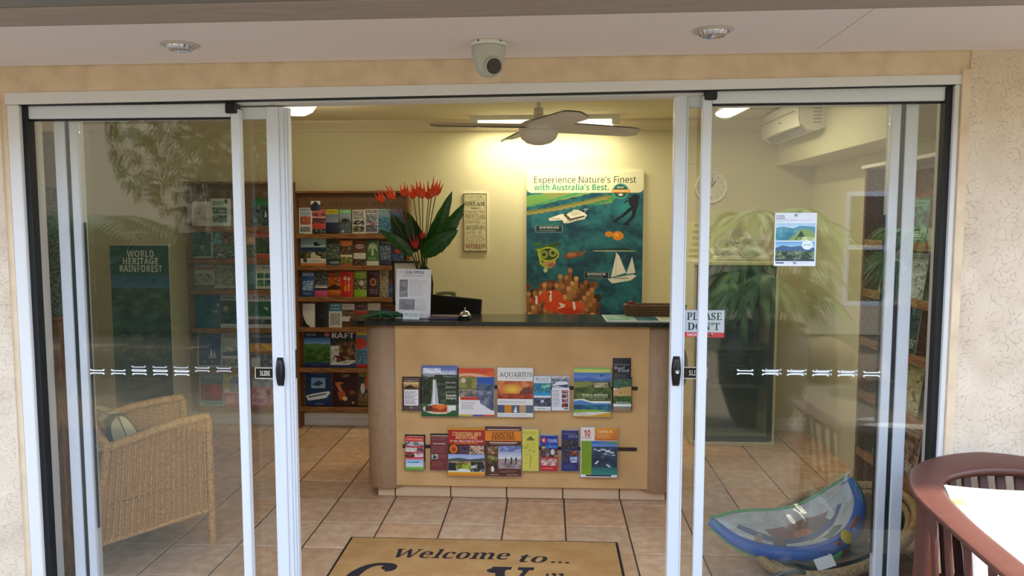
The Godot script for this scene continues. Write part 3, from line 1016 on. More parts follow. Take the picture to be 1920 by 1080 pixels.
func back_wall_things() -> void:
	var p: String = "n 0 0 1 1 1c5c6c 2a7480 124058"
	for k in 60:
		var q := Vector2(fposmod(k * 0.618, 1.0) * 0.85 - 0.1, 0.12 + fposmod(k * 0.377, 1.0) * 0.1)
		p += ";e %.3f %.3f %.3f .02 %s" % [q.x, q.y - q.x * 0.04, 0.1 * (1.1 - q.x), ["4a9060", "5ca468", "6a9c50", "3c8460", "88904c"][k % 5]]
	for k in 40:
		var x := k / 40.0 * 0.72
		p += ";e %.3f %.3f .03 .008 %s" % [x, 0.262 - 0.105 * pow(x / 0.72, 1.3) + 0.008 * sin(k * 2.1), ["88803c", "9c8c50", "6a7840"][k % 3]]
	for k in 9: p += ";e .85 .235 %.3f %.3f %s" % [0.13 - k * 0.012, 0.085 - k * 0.008, ["1e6474", "20687a", "226e7e", "247282", "267886", "287e8a", "2a828c", "2c888e", "2e8c90"][k]]
	p += ";r 0 0 1 .105 e8e4c0;e .05 .105 .05 .03 e8e4c0;e .95 .105 .05 .03 e8e4c0;r .05 .1 .9 .035 e8e4c0;t s .065 .03 .87 .055 303028 Experience Nature's Finest;t b .065 .078 .64 .042 2c9078 with Australia's Best."
	p += ";e .805 .125 .07 .05 48a898;e .805 .125 .06 .042 285850;r .73 .115 .155 .02 e88820;t b .74 .118 .135 .012 fff0d0 AWARDED;t b .775 .095 .06 .012 e8f0e8 MOST;e .805 .147 .02 .008 e8e0c8"
	p += ";v f0ece0 .19 .3 .3 .27 .34 .275 .4 .25 .46 .25 .5 .265 .52 .28 .5 .3 .36 .33 .32 .33 .31 .31 .2 .315;v 504840 .33 .265 .38 .3 .5 .28 .5 .29 .37 .315 .32 .28;v d8d0c0 .36 .26 .44 .252 .48 .27 .4 .285;l .35 .3 .15 .015 2 807868;v 6a6054 .34 .285 .36 .285 .35 .31;r .4 .243 .05 .008 d0c8b8;r .5 .24 .004 .03 d8d0c0;e .51 .24 .02 .006 90a0a0;l .21 .297 .1 .01 1 706858;v c8c0b0 .33 .32 .5 .298 .51 .303 .34 .328"
	p += ";r .08 .345 .23 .045 a8b8b8;r .083 .347 .224 .041 103440;t b .11 .351 .17 .016 f0f0e8 QUICKSILVER;l .1 .373 .19 .01 1 88a0a0"
	p += ";v 14202c .87 .17 .93 .155 .96 .19 .955 .225 .9 .235 .88 .21;e .93 .165 .035 .02 14202c;v 14202c .88 .23 .93 .23 .85 .28 .79 .31 .77 .305 .84 .26;v 14202c .91 .23 .95 .225 .93 .29 .88 .33 .86 .32 .9 .28;v 14202c .8 .295 .77 .33 .74 .32 .78 .29;v 14202c .89 .315 .87 .35 .82 .34 .87 .31;v 14202c .87 .19 .84 .2 .83 .195 .87 .18"
	p += ";e .71 .4 .035 .018 e08820;e .785 .41 .045 .03 e08820;e .775 .405 .02 .012 f0a848;v e08820 .745 .4 .73 .39 .735 .415;v e08820 .82 .41 .84 .395 .83 .43"
	p += ";v 1c4038 .58 .5 .66 .495 .75 .49 .85 .49 .94 .505;v c8c8a0 .56 .506 .96 .506 .9 .512 .6 .512;r 0 0 0 0 000000"
	for k in 16: p += ";e %.3f %.3f .03 .012 %s" % [0.1 + 0.18 * fposmod(k * 0.618, 1.0), 0.465 + 0.04 * fposmod(k * 0.377, 1.0), ["4c682c", "6c8834", "385424"][k % 3]]
	p += ";e .2 .575 .055 .045 c09468;e .215 .6 .03 .014 a86848;e .19 .53 .092 .047 b4c42c;e .19 .53 .08 .038 38481c;e .152 .532 .034 .027 8c9c4c;e .228 .522 .034 .027 98a452;e .152 .532 .016 .012 30381c;e .228 .522 .016 .012 30381c;v a8b828 .095 .5 .115 .5 .135 .585 .19 .615 .18 .63 .115 .595;e .165 .635 .018 .015 c8d0a0"
	p += ";v 8a4a28 .32 .545 .36 .52 .44 .51 .48 .525 .46 .545 .36 .56;v 8a5a38 .46 .53 .5 .505 .52 .51 .48 .54;e .39 .532 .04 .014 b07040"
	p += ";v f0f0e8 .73 .68 .775 .52 .8 .54 .86 .65;v e0e4dc .86 .66 .91 .545 .94 .65;r .77 .52 .006 .16 d0d0c8;v e8e8e0 .7 .69 .92 .66 .95 .67 .9 .7 .74 .72;l .76 .68 .16 .012 1 506068"
	p += ";r .5 .645 .21 .045 a8b8b8;r .503 .647 .204 .041 103048;t b .525 .651 .16 .016 f0f0e8 WAVEDANCER;l .52 .674 .17 .01 1 88a0a0"
	for k in 150:
		var x := 0.62 * fposmod(k * 0.618, 1.0)
		var y := 0.70 + 0.29 * fposmod(k * 0.377, 1.0) + absf(x - 0.36) * 0.12
		p += ";e %.3f %.3f .035 .026 %s" % [x, y, ["6a3a24", "7c4830", "54301e", "8a5434", "402418"][k % 5]]
	for k in 44:
		var x := 0.02 + 0.58 * fposmod(k * 0.618, 1.0)
		var y := 0.62 + 0.006 * k + absf(x - 0.36) * (0.5 - 0.006 * k)
		p += ";v %s %.3f %.3f %.3f %.3f %.3f %.3f %.3f %.3f;e %.3f %.3f .02 .016 %s" % [["a06838", "8a5530", "b47a44", "744628"][k % 4], x - 0.014, y, x + 0.014, y, x + 0.022, y + 0.12, x - 0.022, y + 0.12, x, y, ["c89058", "b47c48", "d8a468", "98643a"][k % 4]]
	p += ";e .09 .83 .045 .03 d84820;e .22 .81 .1 .045 e05020;r .2 .77 .02 .08 f0e8e0;e .3 .87 .15 .04 e04c1c;e .44 .87 .06 .035 e05828;v f0ece0 .28 .845 .34 .86 .33 .875 .26 .89 .3 .87;e .38 .9 .1 .02 c83818;v f4f0e8 .075 .805 .095 .8 .1 .855 .08 .86;v f4f0e8 .4 .84 .42 .84 .43 .89 .41 .895;e .07 .82 .008 .006 201010;e .2 .79 .008 .006 201010;g 0 .95 1 .05 183848 10283c"
	flat_print("reef_poster", "tall blue reef poster with diver, catamaran and clownfish on the back wall", "poster", 0.895, 1.193, 0.02, Vector3(0.6, 0.815, BACK + 0.001), p, 900, M.big_print, "board", 1)
	var sg := "r 0 0 1 1 c8c09a;n 0 0 1 1 c8c09a d4ccaa b8ae86;r 0 0 1 .015 5a4428;r 0 .985 1 .015 5a4428;r 0 0 .03 1 5a4428;r .97 0 .03 1 5a4428;t f .22 .05 .56 .035 605034 LET YOUR;t F .08 .145 .84 .07 38341c DREAM;l .25 .115 .5 .01 1 706040;e .5 .255 .2 .008 605034;t f .08 .3 .84 .025 605034 BE BIGGER THAN;t f .07 .355 .86 .075 5c5438 YOUR FEARS;t f .25 .485 .5 .028 605034 AND YOUR;t f .08 .55 .84 .07 404434 ACTIONS;t f .2 .655 .6 .022 807454 LOUDER THAN;e .5 .78 .38 .05 a89c78;e .5 .78 .33 .038 c8c09a;t f .3 .765 .4 .03 a09470 YOUR;t F .08 .865 .84 .085 84402c WORDS"
	flat_print("motto_plaque", "narrow aged plaque with DREAM and WORDS in old lettering, beside the flowers", "sign", 0.184, 0.452, 0.012, Vector3(-0.247, 1.393, BACK + 0.001), sg, 1000, M.print, "plaque")
	var bn := "r 0 0 1 1 103c2c;r 0 0 1 .145 0c4030;t b .29 .025 .46 .034 f4f8f4 WORLD;t b .22 .063 .6 .034 f4f8f4 HERITAGE;t b .16 .101 .72 .036 f4f8f4 RAINFOREST;g 0 .15 1 .09 205888 4878a8;n 0 .22 1 .25 283c24 4c5c38 1c2c20;e .78 .26 .09 .012 586048;v 101820 .7 .175 .78 .17 .74 .19;n .0 .36 1 .1 183028 284838 102018;l 0 .44 1 .004 1 889888;n .08 .46 .8 .14 3c4430 6c6c44 1c2418;n 0 .6 1 .4 1c2420 28342c 141c18;i s .2 .685 .6 .016 98a098 the unforgettable journey"
	var b := flat_print("pull_up_banner", "dark green World Heritage Rainforest pull up banner behind the wicker armchair", "banner", 0.445, 1.43, 0.004, Vector3(-2.69, 0.02, -2.5), bn, 520, M.big_print, "sheet", 1)
	var s := S()
	span(s, Vector3(-0.24, -0.02, -0.06), Vector3(0.24, 0.03, 0.06), 0.01)
	obj("base", s, M.white_metal, b)
	s = S()
	tube(s, [Vector3(0, 0.0, -0.02), Vector3(0, 1.44, -0.02)], 0.008, 8)
	span(s, Vector3(-0.225, 1.425, -0.022), Vector3(0.225, 1.437, 0.004))
	obj("pole", s, M.white_metal, b)
	var ck := thing("wall_clock", "round pale wall clock on the back wall above the white flowers", "clock", Vector3(1.56, 1.888, BACK))
	s = S()
	lathe(s, [Vector2(0.0, 0.002), Vector2(0.118, 0.002), Vector2(0.122, 0.02), Vector2(0.116, 0.03), Vector2(0.108, 0.026), Vector2(0.108, 0.018)], Vector3.ZERO, 40, Basis(Vector3.RIGHT, PI / 2))
	obj("rim", s, M.plaster, ck)
	s = S()
	var uv := cell(220, 220, "r 0 0 1 1 d8d6c4;t s .44 .06 .12 .08 606058 12;t s .7 .14 .05 .08 606058 1;t s .82 .28 .06 .08 606058 2;t s .87 .46 .06 .08 606058 3;t s .82 .64 .06 .08 606058 4;t s .68 .78 .06 .08 606058 5;t s .47 .84 .06 .08 606058 6;t s .26 .78 .06 .08 606058 7;t s .12 .64 .06 .08 606058 8;t s .07 .46 .06 .08 606058 9;t s .1 .28 .1 .08 606058 10;t s .26 .14 .1 .08 606058 11")
	for k in 32:
		for q in [Vector3.ZERO, Vector3(cos(TAU * (k + 1) / 32), sin(TAU * (k + 1) / 32), 0), Vector3(cos(TAU * k / 32), sin(TAU * k / 32), 0)]:
			st_uv(s, uv, q * 0.108 + Vector3(0, 0, 0.019), 0.108)
	obj("dial", s, M.print, ck)
	s = S()
	for h in [[0.6, 0.055, 0.007], [0.12, 0.075, 0.005]]:
		box(s, Vector3(sin(h[0]), cos(h[0]), 0) * h[1] / 2 + Vector3(0, 0, 0.023), Vector3(h[2], h[1], 0.002), 0.0, Basis(Vector3.BACK, -h[0]))
	obj("hands", s, M.black, ck)
	flat_print("wall_notice", "cream notice sheet with lines of print, on the wall right of the counter", "notice", 0.235, 0.30, 0.003, Vector3(1.475, 1.325, BACK + 0.001), "r 0 0 1 1 e0dca8;l .35 .06 .5 .08 2 707058;l .32 .22 .55 .08 2 707058;l .3 .38 .6 .08 2 707058;l .28 .54 .6 .08 2 707058;l .2 .7 .7 .08 2 707058;l .15 .86 .4 .04 1 505040", 500, M.print)
	var fr := thing("picture_frame", "small black picture frame standing behind the flower vase", "frame", Vector3(-0.64, 0.93, -2.12))
	s = S()
	for q in [[Vector3(-0.09, 0.14, 0), Vector3(-0.075, 0.43, 0.015)], [Vector3(0.075, 0.14, 0), Vector3(0.09, 0.43, 0.015)], [Vector3(-0.09, 0.415, 0), Vector3(0.09, 0.43, 0.015)], [Vector3(-0.09, 0.14, 0), Vector3(0.09, 0.155, 0.015)]]: span(s, q[0], q[1], 0.002)
	obj("moulding", s, M.black, fr)
	s = S()
	span(s, Vector3(-0.08, 0.15, 0.002), Vector3(0.08, 0.42, 0.006))
	obj("mount", s, M.paper, fr)
	s = S()
	span(s, Vector3(-0.05, 0, -0.05), Vector3(0.05, 0.145, 0.02), 0.003)
	obj("stand", s, M.black, fr)


func st_uv(s: SurfaceTool, uv: Rect2, p: Vector3, r: float) -> void:
	s.set_uv(uv.position + Vector2(0.5 + p.x / r / 2, 0.5 - p.y / r / 2) * uv.size)
	s.add_vertex(p)


# ------------------------------------------------------------------ ceiling
func batten(label: String, at: Vector3, turn: float, length: float, energy: float, wide := false) -> void:
	var t := thing("ceiling_light", label, "light", at, turn)
	var s := S()
	prism(s, PackedVector2Array([Vector2(-0.045, 0), Vector2(-0.04, -0.03), Vector2(0.04, -0.03), Vector2(0.045, 0)]), -length / 2 - 0.05, length / 2 + 0.05, Transform3D(Basis(Vector3(0, 0, 1), Vector3.UP, Vector3(1, 0, 0)), Vector3.ZERO))
	for k in [-1, 1]: box(s, Vector3(k * (length / 2 + 0.02), -0.04, 0), Vector3(0.06, 0.055, 0.07), 0.006)
	obj("housing", s, M.white_plastic, t)
	s = S()
	tube(s, [Vector3(-length / 2, -0.052, 0), Vector3(length / 2, -0.052, 0)], 0.065 if wide else 0.026, 14, false, 0.42 if wide else 1.0)
	obj("glowing_tube", s, M.lamp, t)
	var l := AreaLight3D.new()
	l.name = "tube_light"
	l.area_size = Vector2(length, 0.05)
	l.light_color = Color(1.0, 0.965, 0.82)
	l.light_energy = energy
	l.area_range = 9.0
	l.shadow_enabled = true
	l.position = Vector3(0, -0.085, 0)
	l.rotation.x = -PI / 2
	t.add_child(l)


func ceiling_things() -> void:
	batten("lit fluorescent batten on the ceiling near the back wall, behind the fan", Vector3(0.29, CEIL, -2.72), -0.03, 1.0, LAMP_A)
	batten("lit fluorescent batten on the ceiling seen through the right glass", Vector3(1.535, CEIL, -1.75), PI / 2 + 0.05, 1.1, LAMP_B, true)
	var g := thing("globe_light", "round white oyster light on the ceiling by the left leaf", "light", Vector3(-1.27, CEIL, -1.83))
	var s := S()
	lathe(s, [Vector2(0, 0), Vector2(0.14, 0), Vector2(0.14, -0.02), Vector2(0.13, -0.024)], Vector3.ZERO, 32)
	obj("base", s, M.white_plastic, g)
	s = S()
	lathe(s, [Vector2(0.13, -0.02), Vector2(0.125, -0.05), Vector2(0.1, -0.085), Vector2(0.06, -0.105), Vector2(0, -0.112)], Vector3.ZERO, 32)
	var gm := sm(Color(1, 1, 0.95), 0.4)
	gm.emission_enabled = true
	gm.emission = Color(1, 0.97, 0.85)
	gm.emission_energy_multiplier = 1.2
	obj("diffuser", s, gm, g)
	var ol := OmniLight3D.new()
	ol.name = "globe_glow"
	ol.light_color = Color(1.0, 0.95, 0.78)
	ol.light_energy = 0.16
	ol.light_size = 0.1
	ol.omni_range = 9.0
	ol.omni_attenuation = 2.0
	ol.shadow_enabled = true
	ol.position = Vector3(0, -0.22, 0)
	g.add_child(ol)

	var f := thing("ceiling_fan", "grey four blade ceiling fan hanging in front of the lit batten", "fan", Vector3(0.268, CEIL, -1.2))
	s = S()
	lathe(s, [Vector2(0, 0), Vector2(0.06, 0), Vector2(0.06, -0.03), Vector2(0.04, -0.055), Vector2(0.013, -0.06)], Vector3.ZERO, 24)
	tube(s, [Vector3(0, -0.05, 0), Vector3(0, -0.20, 0)], 0.012, 12)
	obj("rod", s, M.fan_grey, f)
	s = S()
	lathe(s, [Vector2(0.0, -0.165), Vector2(0.024, -0.168), Vector2(0.028, -0.215), Vector2(0.036, -0.235), Vector2(0.04, -0.24)], Vector3.ZERO, 24)
	obj("collar", s, M.fan_grey, f)
	s = S()
	lathe(s, [Vector2(0.03, -0.225), Vector2(0.075, -0.238), Vector2(0.104, -0.255), Vector2(0.108, -0.275), Vector2(0.108, -0.283), Vector2(0.104, -0.286)], Vector3.ZERO, 40)
	obj("motor_housing", s, M.fan_grey, f)
	s = S()
	lathe(s, [Vector2(0.104, -0.286), Vector2(0.108, -0.290), Vector2(0.106, -0.305), Vector2(0.094, -0.332), Vector2(0.066, -0.354), Vector2(0.03, -0.364), Vector2(0, -0.366)], Vector3.ZERO, 40)
	obj("lower_cover", s, M.fan_grey, f)
	var blade := S()
	grid(blade, 18, 6, func(u, v):
		var wd := lerpf(0.075, 0.064, u) * (1.0 if u < 0.86 else sqrt(maxf(0.0, 1.0 - pow((u - 0.86) / 0.14, 2.0) * 0.75)))
		return Vector3(0.08 + 0.52 * u, 0.006 - 0.012 * u + 0.006 * sin(PI * v), (v - 0.5) * 2.0 * wd))
	grid(blade, 18, 6, func(u, v):
		var wd := lerpf(0.075, 0.064, u) * (1.0 if u < 0.86 else sqrt(maxf(0.0, 1.0 - pow((u - 0.86) / 0.14, 2.0) * 0.75)))
		return Vector3(0.08 + 0.52 * u, -0.001 - 0.012 * u + 0.006 * sin(PI * v), (0.5 - v) * 2.0 * wd))
	blade.generate_normals()
	var bm := blade.commit()
	for k in 4:
		var b := share("blade", bm, M.fan_grey, f)
		b.position = Vector3(0, -0.268, 0)
		b.basis = Basis(Vector3.UP, deg_to_rad(20.0 + 90.0 * k)) * Basis(Vector3.RIGHT, -0.24)

	var ac := thing("air_conditioner", "cream wall mounted air conditioner on the bulkhead at upper right", "air conditioner", Vector3(2.05, 2.192, -2.36))
	s = S()
	var prof := PackedVector2Array([Vector2(0, 0.02), Vector2(-0.05, 0.0), Vector2(-0.10, 0.006), Vector2(-0.155, 0.04), Vector2(-0.165, 0.11), Vector2(-0.15, 0.185), Vector2(-0.125, 0.205), Vector2(0, 0.205)])
	prism(s, prof, -0.43, 0.43)
	obj("casing", s, M.white_plastic, ac)
	s = S()
	grid(s, 10, 10, func(u, v):
		var a := lerpf(0.03, 0.19, v)
		return Vector3(-0.1575 - 0.010 * sin(PI * v) - 0.022 * sin(PI * u), a, lerpf(-0.425, 0.425, u)))
	obj("front_panel", s, sm(Color(0.92, 0.91, 0.84), 0.12), ac)
	s = S()
	box(s, Vector3(-0.188, 0.125, 0), Vector3(0.002, 0.004, 0.8))
	box(s, Vector3(-0.187, 0.085, 0.1), Vector3(0.002, 0.008, 0.05))
	obj("panel_groove", s, sm(Color(0.45, 0.43, 0.38), 0.5), ac)
	s = S()
	box(s, Vector3(-0.122, 0.018, 0), Vector3(0.065, 0.006, 0.74), 0.002, Basis(Vector3.BACK, -0.75))
	obj("louvre", s, sm(Color(0.55, 0.58, 0.55), 0.4), ac)
	s = S()
	for k in 6: box(s, Vector3(-0.05, 0.05 + k * 0.022, 0.431), Vector3(0.05, 0.009, 0.002))
	obj("side_vents", s, sm(Color(0.62, 0.62, 0.56), 0.5), ac)


# ------------------------------------------------------------------ on the counter
func leaf_blade(st: SurfaceTool, a: Vector3, b: Vector3, w: float, sag: float, twist: float) -> void:
	var d := (b - a).normalized()
	var side := d.cross(Vector3(sin(twist), 0, cos(twist))).normalized()
	var up := side.cross(d).normalized()
	grid(st, 16, 6, func(u, v):
		var p = a.lerp(b, u) + up * sin(PI * u) * sag - Vector3.UP * sag * u * u * 0.6
		var ww := w * pow(sin(PI * clampf(pow(u, 0.72), 0.0, 1.0)), 0.75) * (1.0 + 0.05 * sin(u * 31.0))
		var c := absf(v - 0.5) * 2.0
		return p + side * (v - 0.5) * ww + up * c * ww * 0.13)


func counter_top_things() -> void:
	var base := Vector3(-0.487, 0.93, -1.9)
	var v = thing("flower_vase", "glossy black vase holding the red flowers behind the white sheet", "vase", base)
	var s := S()
	lathe(s, [Vector2(0.0, 0), Vector2(0.036, 0), Vector2(0.04, 0.01), Vector2(0.048, 0.1), Vector2(0.064, 0.22), Vector2(0.068, 0.29), Vector2(0.06, 0.35), Vector2(0.044, 0.385), Vector2(0.046, 0.402), Vector2(0.04, 0.402), Vector2(0.038, 0.38), Vector2(0.05, 0.33)], Vector3.ZERO, 32)
	obj("body", s, M.vase, v)
	var mouth := base + Vector3(0, 0.37, 0)
	# tip x, tip y, base x, base y, z of each red flower
	var fl := [[-0.775, 1.831, -0.733, 1.746, -1.86], [-0.731, 1.859, -0.675, 1.769, -1.92], [-0.597, 1.878, -0.600, 1.785, -1.88], [-0.571, 1.868, -0.552, 1.775, -1.95], [-0.529, 1.892, -0.511, 1.790, -1.9], [-0.498, 1.882, -0.478, 1.775, -1.86], [-0.456, 1.882, -0.449, 1.77, -1.93], [-0.41, 1.915, -0.423, 1.78, -1.88], [-0.369, 1.891, -0.401, 1.796, -1.92], [-0.538, 1.546, -0.52, 1.455, -1.84], [-0.48, 1.57, -0.478, 1.517, -1.85]]
	var fn := ["outermost left", "second from left, above the rack's header", "third from left, upright", "fourth from left, upright", "fifth from left, tall", "sixth from left, in the dense middle", "seventh from left, in the dense middle", "tallest of the bunch", "rightmost upright one, leaning right", "low dark red one on the left of the stems", "low dark red one, small, among the leaves"]
	for k in fl.size():
		var q: Array = fl[k]
		var tip := Vector3(q[0], q[1], q[4])
		var low := Vector3(q[2], q[3], q[4])
		var t := thing("heliconia", "red heliconia in the vase, " + fn[k], "flower", mouth, 0.0, "red flowers in the vase")
		s = S()
		var bend := mouth.lerp(low, 0.55) + Vector3((low.x - mouth.x) * -0.08, 0.02, 0)
		var path := []
		for i in 11: path.append(bez(Vector3(mouth.x, mouth.y - 0.2, mouth.z) + Vector3((k % 4 - 1.5) * 0.008, 0, (k % 3 - 1) * 0.01), mouth, bend, low, i / 10.0) - mouth)
		tube(s, path, 0.0032, 6)
		obj("stem", s, M.stem, t)
		var d := tip - low
		for j in 3:
			s = S()
			var side := Vector3(d.y, -d.x, 0).normalized()
			var off: float = [-0.22, 0.2, 0.02][j]
			var e = low + d * [0.8, 0.86, 1.0][j] + side * off * d.length() + Vector3(0, 0, [0.01, -0.012, 0.0][j])
			var pp := []
			var rr := []
			for i in 8:
				var u = i / 7.0
				pp.append(low.lerp(e, u) + side * off * d.length() * 0.35 * sin(PI * u) - mouth)
				rr.append(lerpf(0.0135, 0.0012, pow(u, 1.3)) * (0.75 + 0.5 * sin(PI * minf(1.0, u * 1.7))))
			tube(s, pp, rr, 7)
			obj("bract", s, M.bract if k < 9 else M.bract_red, t)
	var lv := [[-0.482, 1.379, -0.293, 1.83, 0.075, -1.93, 0.3], [-0.467, 1.389, -0.206, 1.754, 0.085, -1.88, 0.5], [-0.457, 1.456, -0.22, 1.693, 0.05, -1.97, 0.2], [-0.482, 1.408, -0.245, 1.584, 0.085, -1.84, 0.2], [-0.496, 1.436, -0.589, 1.698, 0.085, -1.96, -0.2], [-0.534, 1.425, -0.7, 1.684, 0.10, -1.99, -0.4], [-0.545, 1.40, -0.754, 1.584, 0.055, -1.87, 0.6]]
	var ln := ["tall upright one pointing right", "broad one reaching right to the plaque", "narrow one tucked behind on the right", "lowest one on the right", "dark upright one in the middle", "large dark one leaning left", "lowest narrow one on the left"]
	for k in lv.size():
		var q: Array = lv[k]
		var t := thing("heliconia_leaf", "long heliconia leaf in the vase, " + ln[k], "leaf", mouth, 0.0, "leaves in the vase")
		var a := Vector3(q[0], q[1], q[5])
		var b := Vector3(q[2], q[3], q[5] + 0.03)
		s = S()
		leaf_blade(s, a - mouth, b - mouth, q[4] * 1.3, 0.02, q[6])
		obj("blade", s, M.leaf if k < 4 or k == 6 else M.leaf_dark, t)
		s = S()
		tube(s, [Vector3(0, -0.2, 0), Vector3((a.x - mouth.x) * 0.3, 0.0, (a.z - mouth.z) * 0.3), a - mouth, a.lerp(b, 0.4) - mouth + Vector3(0, 0.006, 0)], [0.005, 0.005, 0.004, 0.002], 6)
		obj("stalk", s, M.stem, t)

	var ws := flat_print("timetable_sheet", "white CALYPSO timetable sheet standing on the counter in a clear stand", "sheet", 0.203, 0.285, 0.0015, Vector3(-0.47, 1.060, -1.42), "r 0 0 1 1 eceaf0;t s .08 .045 .16 .025 808090 tours;t b .27 .035 .52 .06 404060 CALYPSO;t s .2 .12 .58 .03 606070 Snorkel & Dive Reef;n .1 .22 .24 .36 8c8c94 a8a8b0 707078;l .38 .22 .5 .34 9 c8c8d0;r .4 .21 .22 .008 c0c0c8;r .1 .62 .45 .22 8c8c94;n .1 .62 .45 .22 8c8c94 9c9ca4 7c7c84;l .58 .6 .34 .26 8 c8c8d0;l .2 .92 .7 .03 1 b8b8c0", 900, M.print)
	ws.rotation = Vector3(-0.12, 0.06, -0.02)
	s = S()
	span(s, Vector3(-0.104, -0.003, -0.004), Vector3(0.104, 0.28, -0.001))
	span(s, Vector3(-0.104, -0.004, -0.004), Vector3(0.104, 0.0, 0.05), 0.001)
	obj("clear_stand", s, M.acrylic, ws)
	var cd := flat_print("price_card", "small white price card in front of the timetable sheet", "card", 0.095, 0.05, 0.001, Vector3(-0.466, 1.0575, -1.345), "r 0 0 1 1 e8ecec;t s .08 .25 .3 .4 506870 BBQ;i s .42 .22 .5 .46 405860 $100", 1200, M.print)
	cd.rotation.x = -0.25
	s = S()
	box(s, Vector3(0, 0.003, 0.0), Vector3(0.1, 0.006, 0.03), 0.002)
	obj("clear_stand", s, M.acrylic, cd)
	for k in 3:
		var lf := thing("leaflet", ["bottom purple grey leaflet of the loose pile between sheet and bell", "middle leaflet of the loose pile between sheet and bell", "top leaflet of the loose pile between sheet and bell"][k], "leaflet", Vector3(-0.29 + k * 0.006, 1.0565 + k * 0.006, -1.42), 0.12 - 0.1 * k, "loose leaflets by the bell")
		s = S()
		box(s, Vector3(0, 0.003, 0), Vector3(0.17, 0.005, 0.09), 0.001)
		obj("folded_sheet", s, sm([Color(0.3, 0.25, 0.3), Color(0.5, 0.45, 0.5), Color(0.36, 0.28, 0.34)][k], 0.4), lf)
	var bl := thing("call_bell", "chrome call bell on the dark counter top", "bell", Vector3(-0.16, 1.056, -1.40))
	s = S()
	lathe(s, [Vector2(0, 0), Vector2(0.042, 0), Vector2(0.043, 0.006), Vector2(0.036, 0.010), Vector2(0, 0.011)], Vector3.ZERO, 28)
	obj("base", s, M.black, bl)
	s = S()
	lathe(s, [Vector2(0.036, 0.013), Vector2(0.039, 0.014), Vector2(0.036, 0.028), Vector2(0.026, 0.042), Vector2(0.012, 0.049), Vector2(0, 0.05)], Vector3.ZERO, 28)
	obj("dome", s, M.chrome, bl)
	s = S()
	lathe(s, [Vector2(0.003, 0.048), Vector2(0.003, 0.06), Vector2(0.007, 0.062), Vector2(0.007, 0.066), Vector2(0, 0.067)], Vector3.ZERO, 14)
	obj("plunger", s, M.chrome, bl)
	var mo := thing("monitor", "black flat screen seen from behind, on the desk beside the vase", "monitor", Vector3(-0.27, 0.93, -1.82), -0.32)
	s = S()
	box(s, Vector3(0, 0.118, 0), Vector3(0.36, 0.20, 0.028), 0.006, Basis(Vector3.BACK, -0.06))
	obj("casing", s, M.black, mo)
	s = S()
	box(s, Vector3(0, 0.012, -0.02), Vector3(0.16, 0.02, 0.12), 0.006)
	box(s, Vector3(0, 0.05, -0.02), Vector3(0.04, 0.08, 0.02), 0.004)
	obj("foot", s, M.black, mo)
	var hp := thing("desk_handset", "small pale green handset showing above the black monitor", "handset", Vector3(-0.36, 0.93, -2.03))
	s = S()
	tube(s, curve([Vector3(-0.06, 0.212, 0), Vector3(-0.02, 0.222, 0), Vector3(0.04, 0.222, 0), Vector3(0.07, 0.212, 0)], 10), [0.016, 0.014, 0.013, 0.012, 0.012, 0.012, 0.013, 0.015, 0.018, 0.02, 0.018], 10)
	obj("handle", s, sm(Color(0.5, 0.5, 0.3), 0.5), hp)
	s = S()
	box(s, Vector3(0, 0.1, 0), Vector3(0.17, 0.2, 0.06), 0.012)
	obj("cradle", s, M.black, hp)
	croc()
	var bk := thing("placemat_book", "flat glossy picture folder lying on the counter before the basket", "book", Vector3(0.86, 1.056, -1.45), 0.02)
	s = S()
	box(s, Vector3(0, 0.003, 0), Vector3(0.42, 0.006, 0.29), 0.001)
	obj("pages", s, M.paper, bk)
	s = S()
	printed(s, 0.424, 0.294, 0.001, cell(420, 290, "r 0 0 1 1 e0e4d8;n .03 .05 .5 .9 88b8a8 b8d8c8 508878;n .42 .05 .3 .9 386878 58889c 285060;r .75 .1 .22 .8 d8d8b8;l .77 .2 .18 .6 9 888870"))
	var cv := obj("cover", s, M.gloss, bk)
	cv.rotation.x = -PI / 2
	cv.position = Vector3(0, 0.006, 0.147)
	var bs := thing("wicker_basket", "low brown wicker basket at the right end of the counter", "basket", Vector3(0.96, 1.056, -1.585))
	s = S()
	for k in 5:
		var ring := []
		for i in 28:
			var a := TAU * i / 28
			ring.append(Vector3(clampf(cos(a) * 1.25, -1, 1) * (0.165 + k * 0.003), 0.008 + k * 0.0145, clampf(sin(a) * 1.25, -1, 1) * 0.06))
		tube(s, ring, 0.0095, 6, true)
	obj("woven_wall", s, M.basket, bs)
	s = S()
	box(s, Vector3(0, 0.004, 0), Vector3(0.30, 0.008, 0.11), 0.002)
	obj("base", s, M.basket, bs)
	var rd := thing("sweet_wrapper", "small crumpled red packet sticking out of the wicker basket", "packet", Vector3(0.82, 1.068, -1.585))
	s = S()
	grid(s, 10, 8, func(u, v): return Vector3(0.022 * cos(TAU * u) * sin(PI * v) * (1 + 0.3 * sin(u * 40.0)), 0.04 - 0.042 * cos(PI * v), 0.016 * sin(TAU * u) * sin(PI * v)))
	obj("foil", s, sm(Color(0.5, 0.08, 0.07), 0.3), rd)


